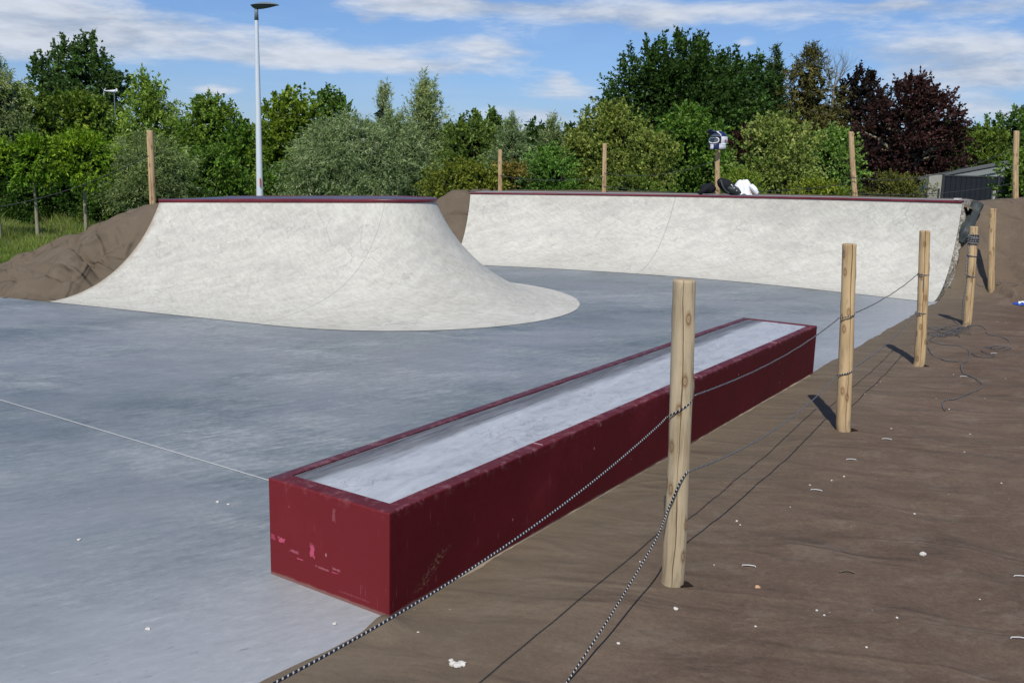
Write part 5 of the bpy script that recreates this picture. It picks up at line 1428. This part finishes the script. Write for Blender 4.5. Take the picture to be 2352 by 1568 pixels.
tree('rose_bush', 'yellow green shrub with reddish tips behind the gap of the ramps', 'shrub', 1072, 368, 470, 98, 21.5, 'bush', (0.045, 0.068, 0.014), (0.105, 0.125, 0.026), 1.2, .06, .042, cr=.24, shoots=24, shoot_len=.25, group=grp)
tree('rose_bush', 'shrub flushed red and orange next to the leftmost back post', 'shrub', 1170, 372, 462, 62, 21.8, 'bush', (0.045, 0.062, 0.018), (0.125, 0.085, 0.032), 1.1, .06, .042, cr=.22, shoots=16, shoot_len=.22, group=grp)
tree('hornbeam_shrub', 'fresh green shrub below the dip of the tree line', 'shrub', 1262, 332, 462, 62, 23, 'bush', (0.03, 0.075, 0.018), (0.075, 0.145, 0.045), 1.2, .075, .04, cr=.28, shoots=20, shoot_len=.3, group=grp)
tree('crab_apple', 'olive green loose tree at the left foot of the huge dome', 'tree', 1398, 228, 460, 98, 24.5, 'dome', OL, OLt, 1.1, .075, .05, cr=.30, shoots=70, shoot_len=.55, group=grp, hole=.12, bark='palebark', nl=22)
tree('crab_apple', 'low olive shrub behind the second back post', 'shrub', 1322, 300, 460, 46, 24, 'dome', OL, OLt, 1.0, .075, .05, cr=.26, shoots=30, shoot_len=.45, group=grp)
tree('hornbeam_tree', 'fresh mid green hornbeam in front of the huge dome, left of the helmet', 'tree', 1580, 232, 460, 96, 26, 'dome', (0.028, 0.068, 0.014), (0.075, 0.135, 0.032), 1.2, .10, .055, cr=.34, droop=.5, shoots=30, shoot_len=.35, group=grp)
tree('crab_apple', 'olive shrub between the hornbeam and the second back post', 'shrub', 1490, 300, 460, 66, 23.5, 'dome', OL, OLt, 1.05, .075, .045, cr=.28, shoots=34, shoot_len=.4, group=grp)
tree('whitebeam_tree', 'light green tree with pale leaf undersides right of the helmet', 'tree', 1780, 262, 460, 106, 23, 'dome', (0.052, 0.085, 0.026), (0.16, 0.20, 0.09), 1.15, .075, .05, cr=.28, shoots=70, shoot_len=.5, group=grp, hole=.1, bark='palebark', var=.36)
tree('hazel_tree', 'bright green soft shrub left of the copper tree', 'tree', 1905, 285, 460, 56, 25, 'dome', (0.045, 0.095, 0.028), (0.12, 0.19, 0.07), 1.1, .085, .05, cr=.30, shoots=24, shoot_len=.3, group=grp)
tree('plum_tree', 'small dark purple tree half hidden behind the whitebeam', 'tree', 1712, 292, 420, 62, 30, 'dome', PU, (0.045, 0.016, 0.022), 1.0, .09, .06, cr=.3, shoots=12, shoot_len=.3, group=grp)
tree('broom_shrub', 'low yellow green shrub beside the white shirt', 'shrub', 1700, 392, 462, 60, 20.8, 'bush', (0.05, 0.085, 0.018), (0.12, 0.17, 0.04), 1.1, .05, .02, cr=.2, shoots=20, shoot_len=.2, group=grp)
tree('broom_shrub', 'low bright yellow green shrub left of the leaning back post', 'shrub', 1880, 412, 464, 62, 20.5, 'bush', (0.055, 0.085, 0.015), (0.15, 0.18, 0.035), 1.1, .055, .03, cr=.2, shoots=16, shoot_len=.2, group=grp)
tree('broom_shrub', 'low green undergrowth shrub behind the second back post', 'shrub', 1440, 405, 462, 100, 21, 'bush', (0.035, 0.065, 0.016), (0.09, 0.13, 0.035), 1.1, .055, .035, cr=.2, shoots=24, shoot_len=.22, group=grp)
tree('bramble_shrub', 'thin tangled undergrowth under the copper tree', 'shrub', 2050, 400, 462, 90, 22, 'bush', (0.035, 0.045, 0.014), (0.085, 0.095, 0.030), 0.75, .05, .03, cr=.2, shoots=26, shoot_len=.25, group=grp, bark='palebark', nl=26)
tree('vine_shrub', 'bright leafy vine shrub beside the tall bank post', 'shrub', 2345, 345, 462, 46, 22, 'dome', (0.040, 0.080, 0.018), (0.12, 0.19, 0.05), 1.1, .07, .055, cr=.22, shoots=20, shoot_len=.3, group=grp)
tree('bramble_shrub', 'dark shrub low behind the lamp pole and near ramp', 'shrub', 655, 372, 466, 70, 27, 'bush', G2, G2t, 1.2, .075, .045, cr=.26, shoots=16, shoot_len=.25, group=grp)
# front left: globe robinias and undergrowth
tree('hedge_shrub', 'dark green hedge shrub behind the two globe tree stems', 'shrub', 130, 325, 545, 120, 25, 'bush', (0.012, 0.032, 0.007), (0.034, 0.068, 0.014), 1.2, .085, .05, cr=.32, shoots=18, shoot_len=.3, group=grp)
tree('hedge_shrub', 'dark green hedge shrub at the left edge of the photo', 'shrub', -20, 325, 545, 90, 25.5, 'bush', (0.012, 0.032, 0.007), (0.034, 0.068, 0.014), 1.2, .085, .05, cr=.32, shoots=18, shoot_len=.3, group=grp)
tree('hedge_shrub', 'leafy hedge shrub right of the second globe tree stem', 'shrub', 270, 400, 535, 80, 24, 'bush', (0.014, 0.036, 0.008), (0.038, 0.075, 0.016), 1.2, .08, .045, cr=.3, shoots=18, shoot_len=.3, group=grp)
def globe(px, top, bot, hw, Y, spx, spy, label):
    return tree('globe_robinia', label, 'tree', px, top, bot, hw, Y, 'flat', (0.040, 0.090, 0.010), (0.130, 0.205, 0.024), 1.35, .105, .034, cr=.26, droop=.45, shoots=30, shoot_len=.26, group='globe headed young trees on the lawn', trunk=.05, bark='palebark', nl=10, out=.9)
globe(190, 306, 404, 66, 20.6, 195, 540, 'bright green globe headed tree with the widest crown, right of its neighbour')
globe(76, 320, 404, 40, 20.2, 77, 550, 'narrow globe headed tree between the wide one and the left edge')
globe(-12, 322, 408, 40, 20.0, 0, 550, 'globe headed tree cut by the left edge of the photo')

# far wood seen as one dark mass through the gaps
def woodland():
    Vs, Qs, Ks = [], [], []; off = 0
    for px in range(-260, 2700, 62):
        Y = 57 + 5 * nz(px * .01, 3)
        top = 300 + 25 * nz(px * 0.013, 1) + (px > 1950) * -10
        c = at(px, 380, Y); z1 = at(px, top, Y).z
        (V, Q, K), _ = crown(c.x, Y, -0.3, z1, 1.9, 1.6, 'bush', 46, 14, 7, .6, .30, .20, (0.012, 0.028, 0.010), .2, (0.028, 0.055, 0.018), 4, .5, .25, seed=px)
        Vs.append(V); Qs.append(Q + off); Ks.append(K); off += len(V)
    o_ = put('woodland', np_mesh(np.concatenate(Vs), np.concatenate(Qs), col=np.concatenate(Ks)), M['leaf'])
    tag(o_, 'far dark wood closing the gaps behind the nearer trees', 'wood', kind='stuff')
woodland()

# grass on the lawn at left
def grass():
    n = 110000
    px = rng.uniform(-120, 420, n); Yr = 12.3 + 14.5 * rng.random(n) ** 1.15
    X = (px - 1176) / F_PX * Yr * 1.0
    x = X; y = Yr
    # keep off the slab and bank
    rel_ = np.stack([x - S0.x, y - S0.y], 1); s = -(rel_ @ np.array([TR.x, TR.y])); d = rel_ @ np.array([NR.x, NR.y])
    keep = (d > 0.5) & ((s > 3.7) | (d > 5.6)); x = x[keep]; y = y[keep]; n = len(x)
    z = np.full(n, -0.36)
    tall = np.clip((y - 15.5) / 5, 0, 1) * rng.random(n)
    patch = np.array([nz(a_ * 1.1, b_ * 1.1) for a_, b_ in zip(x, y)])
    h = 0.07 + 0.07 * rng.random(n) + 0.32 * tall * np.clip(patch + .45, 0, 1) + 0.05 * patch
    h += 0.06
    w = 0.006 + 0.007 * rng.random(n)
    a = rng.uniform(0, 2 * PI, n); ln = rng.normal(0, 0.35, (n, 2)) * h[:, None]
    P0 = np.stack([x - np.cos(a) * w, y - np.sin(a) * w, z], 1); P1 = np.stack([x + np.cos(a) * w, y + np.sin(a) * w, z], 1)
    T1 = np.stack([x + ln[:, 0] + np.cos(a) * w * .25, y + ln[:, 1], z + h], 1); T0 = np.stack([x + ln[:, 0] - np.cos(a) * w * .25, y + ln[:, 1], z + h], 1)
    V = np.stack([P0, P1, T1, T0], 1).reshape(-1, 3); Q = np.arange(n * 4).reshape(-1, 4)
    m = np.clip(0.5 + patch + rng.normal(0, .25, n), 0, 1)[:, None]
    c = np.array((0.07, 0.13, 0.02)) * (1 - m) + np.array((0.24, 0.31, 0.06)) * m
    straw = (rng.random(n) < 0.05 + 0.25 * tall)[:, None]; c = np.where(straw, np.array((0.25, 0.22, 0.11)), c)
    K = np.concatenate([c, np.ones((n, 1))], 1).repeat(4, 0)
    o_ = put('grass', np_mesh(V, Q, col=K), M['leaf']); tag(o_, 'green meadow grass with straw coloured seed heads on the left lawn', 'grass', kind='stuff')
grass()

# small white wind vane on a mast in front of the poplars
wv = at(262, 211, 40); root = empty('wind_turbine', (wv.x, 40, -0.32), 'tiny white wind turbine showing over the hedge before the tall poplar', 'wind turbine')
zz = wv.z + 0.32
put('mast', tube_mesh([(0, 0, 0), (0, 0, zz)], 0.02, 8), M['grey'], root)
put('nacelle', tube_mesh([(0.06, 0, zz + .02), (0.0, 0, zz + .02), (-0.25, 0, zz + .02), (-0.42, 0, zz + .03)], [.07, .06, .03, .015], 10, caps=True), M['hwhite'], root)
put('tail_fin', pydata([(0.04, -.01, zz), (0.16, -.01, zz + .02), (0.13, -.01, zz + .15), (0.06, -.01, zz + .10)], [(0, 1, 2, 3)]), M['hwhite'], root)
for k in range(3):
    a_ = 2 * PI * k / 3 + .5
    put('blade', tube_mesh([(-0.42, 0, zz + .03), (-0.42 - .02, 0.26 * math.cos(a_), zz + .03 + .26 * math.sin(a_))], [.022, .008], 6), M['hwhite'], root)

# ------------------------------------------------------------------ shed, gate, fence at the far right
YS = 34.0
def S(px, py, Y=YS): return at(px, py, Y)
l_ = S(2120, 409); r_ = S(2420, 352); bx0 = S(2120, 460).x; 
shed = empty('shed', (S(2220, 460).x, YS, -0.32), 'low grey panel shed with sloping roof behind the black gate', 'shed')
x0, x1 = S(2128, 400).x, S(2450, 400).x; zl, zr = S(2128, 413).z, S(2450, 352).z
bm = bmesh.new()
def q3(x, y, z): return bm.verts.new((x - shed.location.x, y - shed.location.y, z + 0.32))
v = [q3(x0, YS, -.32), q3(x1, YS, -.32), q3(x1, YS, zr), q3(x0, YS, zl), q3(x0, YS + 0.5, -.32), q3(x1, YS + 0.5, -.32), q3(x1, YS + 0.5, zr), q3(x0, YS + 0.5, zl)]
for f in ((0, 1, 2, 3), (5, 4, 7, 6), (4, 0, 3, 7), (1, 5, 6, 2), (3, 2, 6, 7)): bm.faces.new([v[i] for i in f])
put('wall', bm_mesh(bm), M['shedwall'], shed)
bm = bmesh.new(); sl_ = (zr - zl) / (x1 - x0)
for (a_, b_, th) in ((x0 - .25, x1 + .2, 0.07),):
    for (yy0, yy1) in ((YS - .09, YS + 0.55),):
        vv = [q3(x, y, zl + (x - x0) * sl_ + z) for x in (a_, b_) for y in (yy0, yy1) for z in (0.03, 0.03 + th)]
        for f in ((0, 1, 3, 2), (4, 6, 7, 5), (0, 4, 5, 1), (2, 3, 7, 6), (0, 2, 6, 4), (1, 5, 7, 3)): bm.faces.new([vv[i] for i in f])
put('roof', bm_mesh(bm), M['roofm'], shed)
bm = bmesh.new()
vv = [q3(x, y, zl + (x - x0) * sl_ - z) for x in (x0 - .1, x1) for y in (YS - .07, YS - .01) for z in (0.02, 0.20)]
for f in ((0, 1, 3, 2), (4, 6, 7, 5), (0, 4, 5, 1), (2, 3, 7, 6), (0, 2, 6, 4), (1, 5, 7, 3)): bm.faces.new([vv[i] for i in f])
put('fascia', bm_mesh(bm), plain('fascia_grey', (0.22, 0.235, 0.22), .8), shed)
for px in (2215, 2265, 2320):
    xx = S(px, 400).x - shed.location.x; bm = bmesh.new(); zt = zl + (S(px, 400).x - x0) * sl_ + .32 - .21
    box_bm(bm, xx - .02, xx + .02, -.035, -.002, 0, zt); put('panel_joint', bm_mesh(bm), M['concpost'], shed)
def tagbox(name, x0, x1, y0, y1, z0, z1, mat, label, cat, bev=0.01):
    bm = bmesh.new(); cx, cy = (x0 + x1) / 2, (y0 + y1) / 2
    box_bm(bm, x0 - cx, x1 - cx, y0 - cy, y1 - cy, 0, z1 - z0); o_ = put(name, bm_mesh(bm, bev), M[mat]); o_.location = (cx, cy, z0); return tag(o_, label, cat)
YG = 31.0
tagbox('wall_pier', S(2132, 430, YG).x, S(2162, 430, YG).x, YG, YG + .3, -.32, S(2140, 402, YG).z, 'concpost', 'pale concrete wall pier left of the black gate', 'wall')
gx0, gx1 = S(2165, 430, YG).x, S(2318, 430, YG).x; gz1 = S(2240, 404, YG).z
gt = empty('metal_gate', ((gx0 + gx1) / 2, YG, -.32), 'black closed sheet metal gate in front of the grey shed', 'gate')
bm = bmesh.new(); hw_ = (gx1 - gx0) / 2
nrib = 26
for k in range(nrib):
    a_ = -hw_ + 2 * hw_ * k / nrib; box_bm(bm, a_, a_ + 2 * hw_ / nrib * .93, -.01 - .012 * (k % 2), .012, .06, gz1 + .28)
put('gate_panel', bm_mesh(bm), M['gate'], gt)
bm = bmesh.new()
for a_ in (-hw_ - .04, hw_ * .62, hw_): box_bm(bm, a_, a_ + .06, -.05, .05, 0, gz1 + .34)
box_bm(bm, -hw_, hw_, -.035, -.024, gz1 + .28, gz1 + .32)
put('gate_frame', bm_mesh(bm), M['steel'], gt)
tagbox('concrete_post', S(2283, 430, 27).x, S(2289, 430, 27).x, 27, 27.09, -.32, S(2286, 437, 27).z, 'concpost', 'short grey concrete fence post before the black gate', 'post')
fn = empty('mesh_fence', (S(2110, 450, 28).x, 28, -.32), 'dark wire mesh fence under the copper tree left of the wall pier', 'fence')
fx0, fx1 = S(2040, 450, 28).x - fn.location.x, S(2155, 450, 28).x - fn.location.x; fz = S(2100, 432, 28).z + .32
bm = bmesh.new()
for k in range(5): a_ = fx0 + (fx1 - fx0) * k / 4; box_bm(bm, a_ - .02, a_ + .02, -.02, .02, 0, fz)
put('fence_posts', bm_mesh(bm), M['steel'], fn)
bm = bmesh.new()
for k in range(9): box_bm(bm, fx0, fx1, -.004, .004, .1 + (fz - .13) * k / 8, .106 + (fz - .13) * k / 8)
for k in range(40): a_ = fx0 + (fx1 - fx0) * k / 39; box_bm(bm, a_ - .002, a_ + .002, -.010, -.006, .08, fz)
put('mesh_panel', bm_mesh(bm), M['steel'], fn)
print('leaf quads', TOT[0])
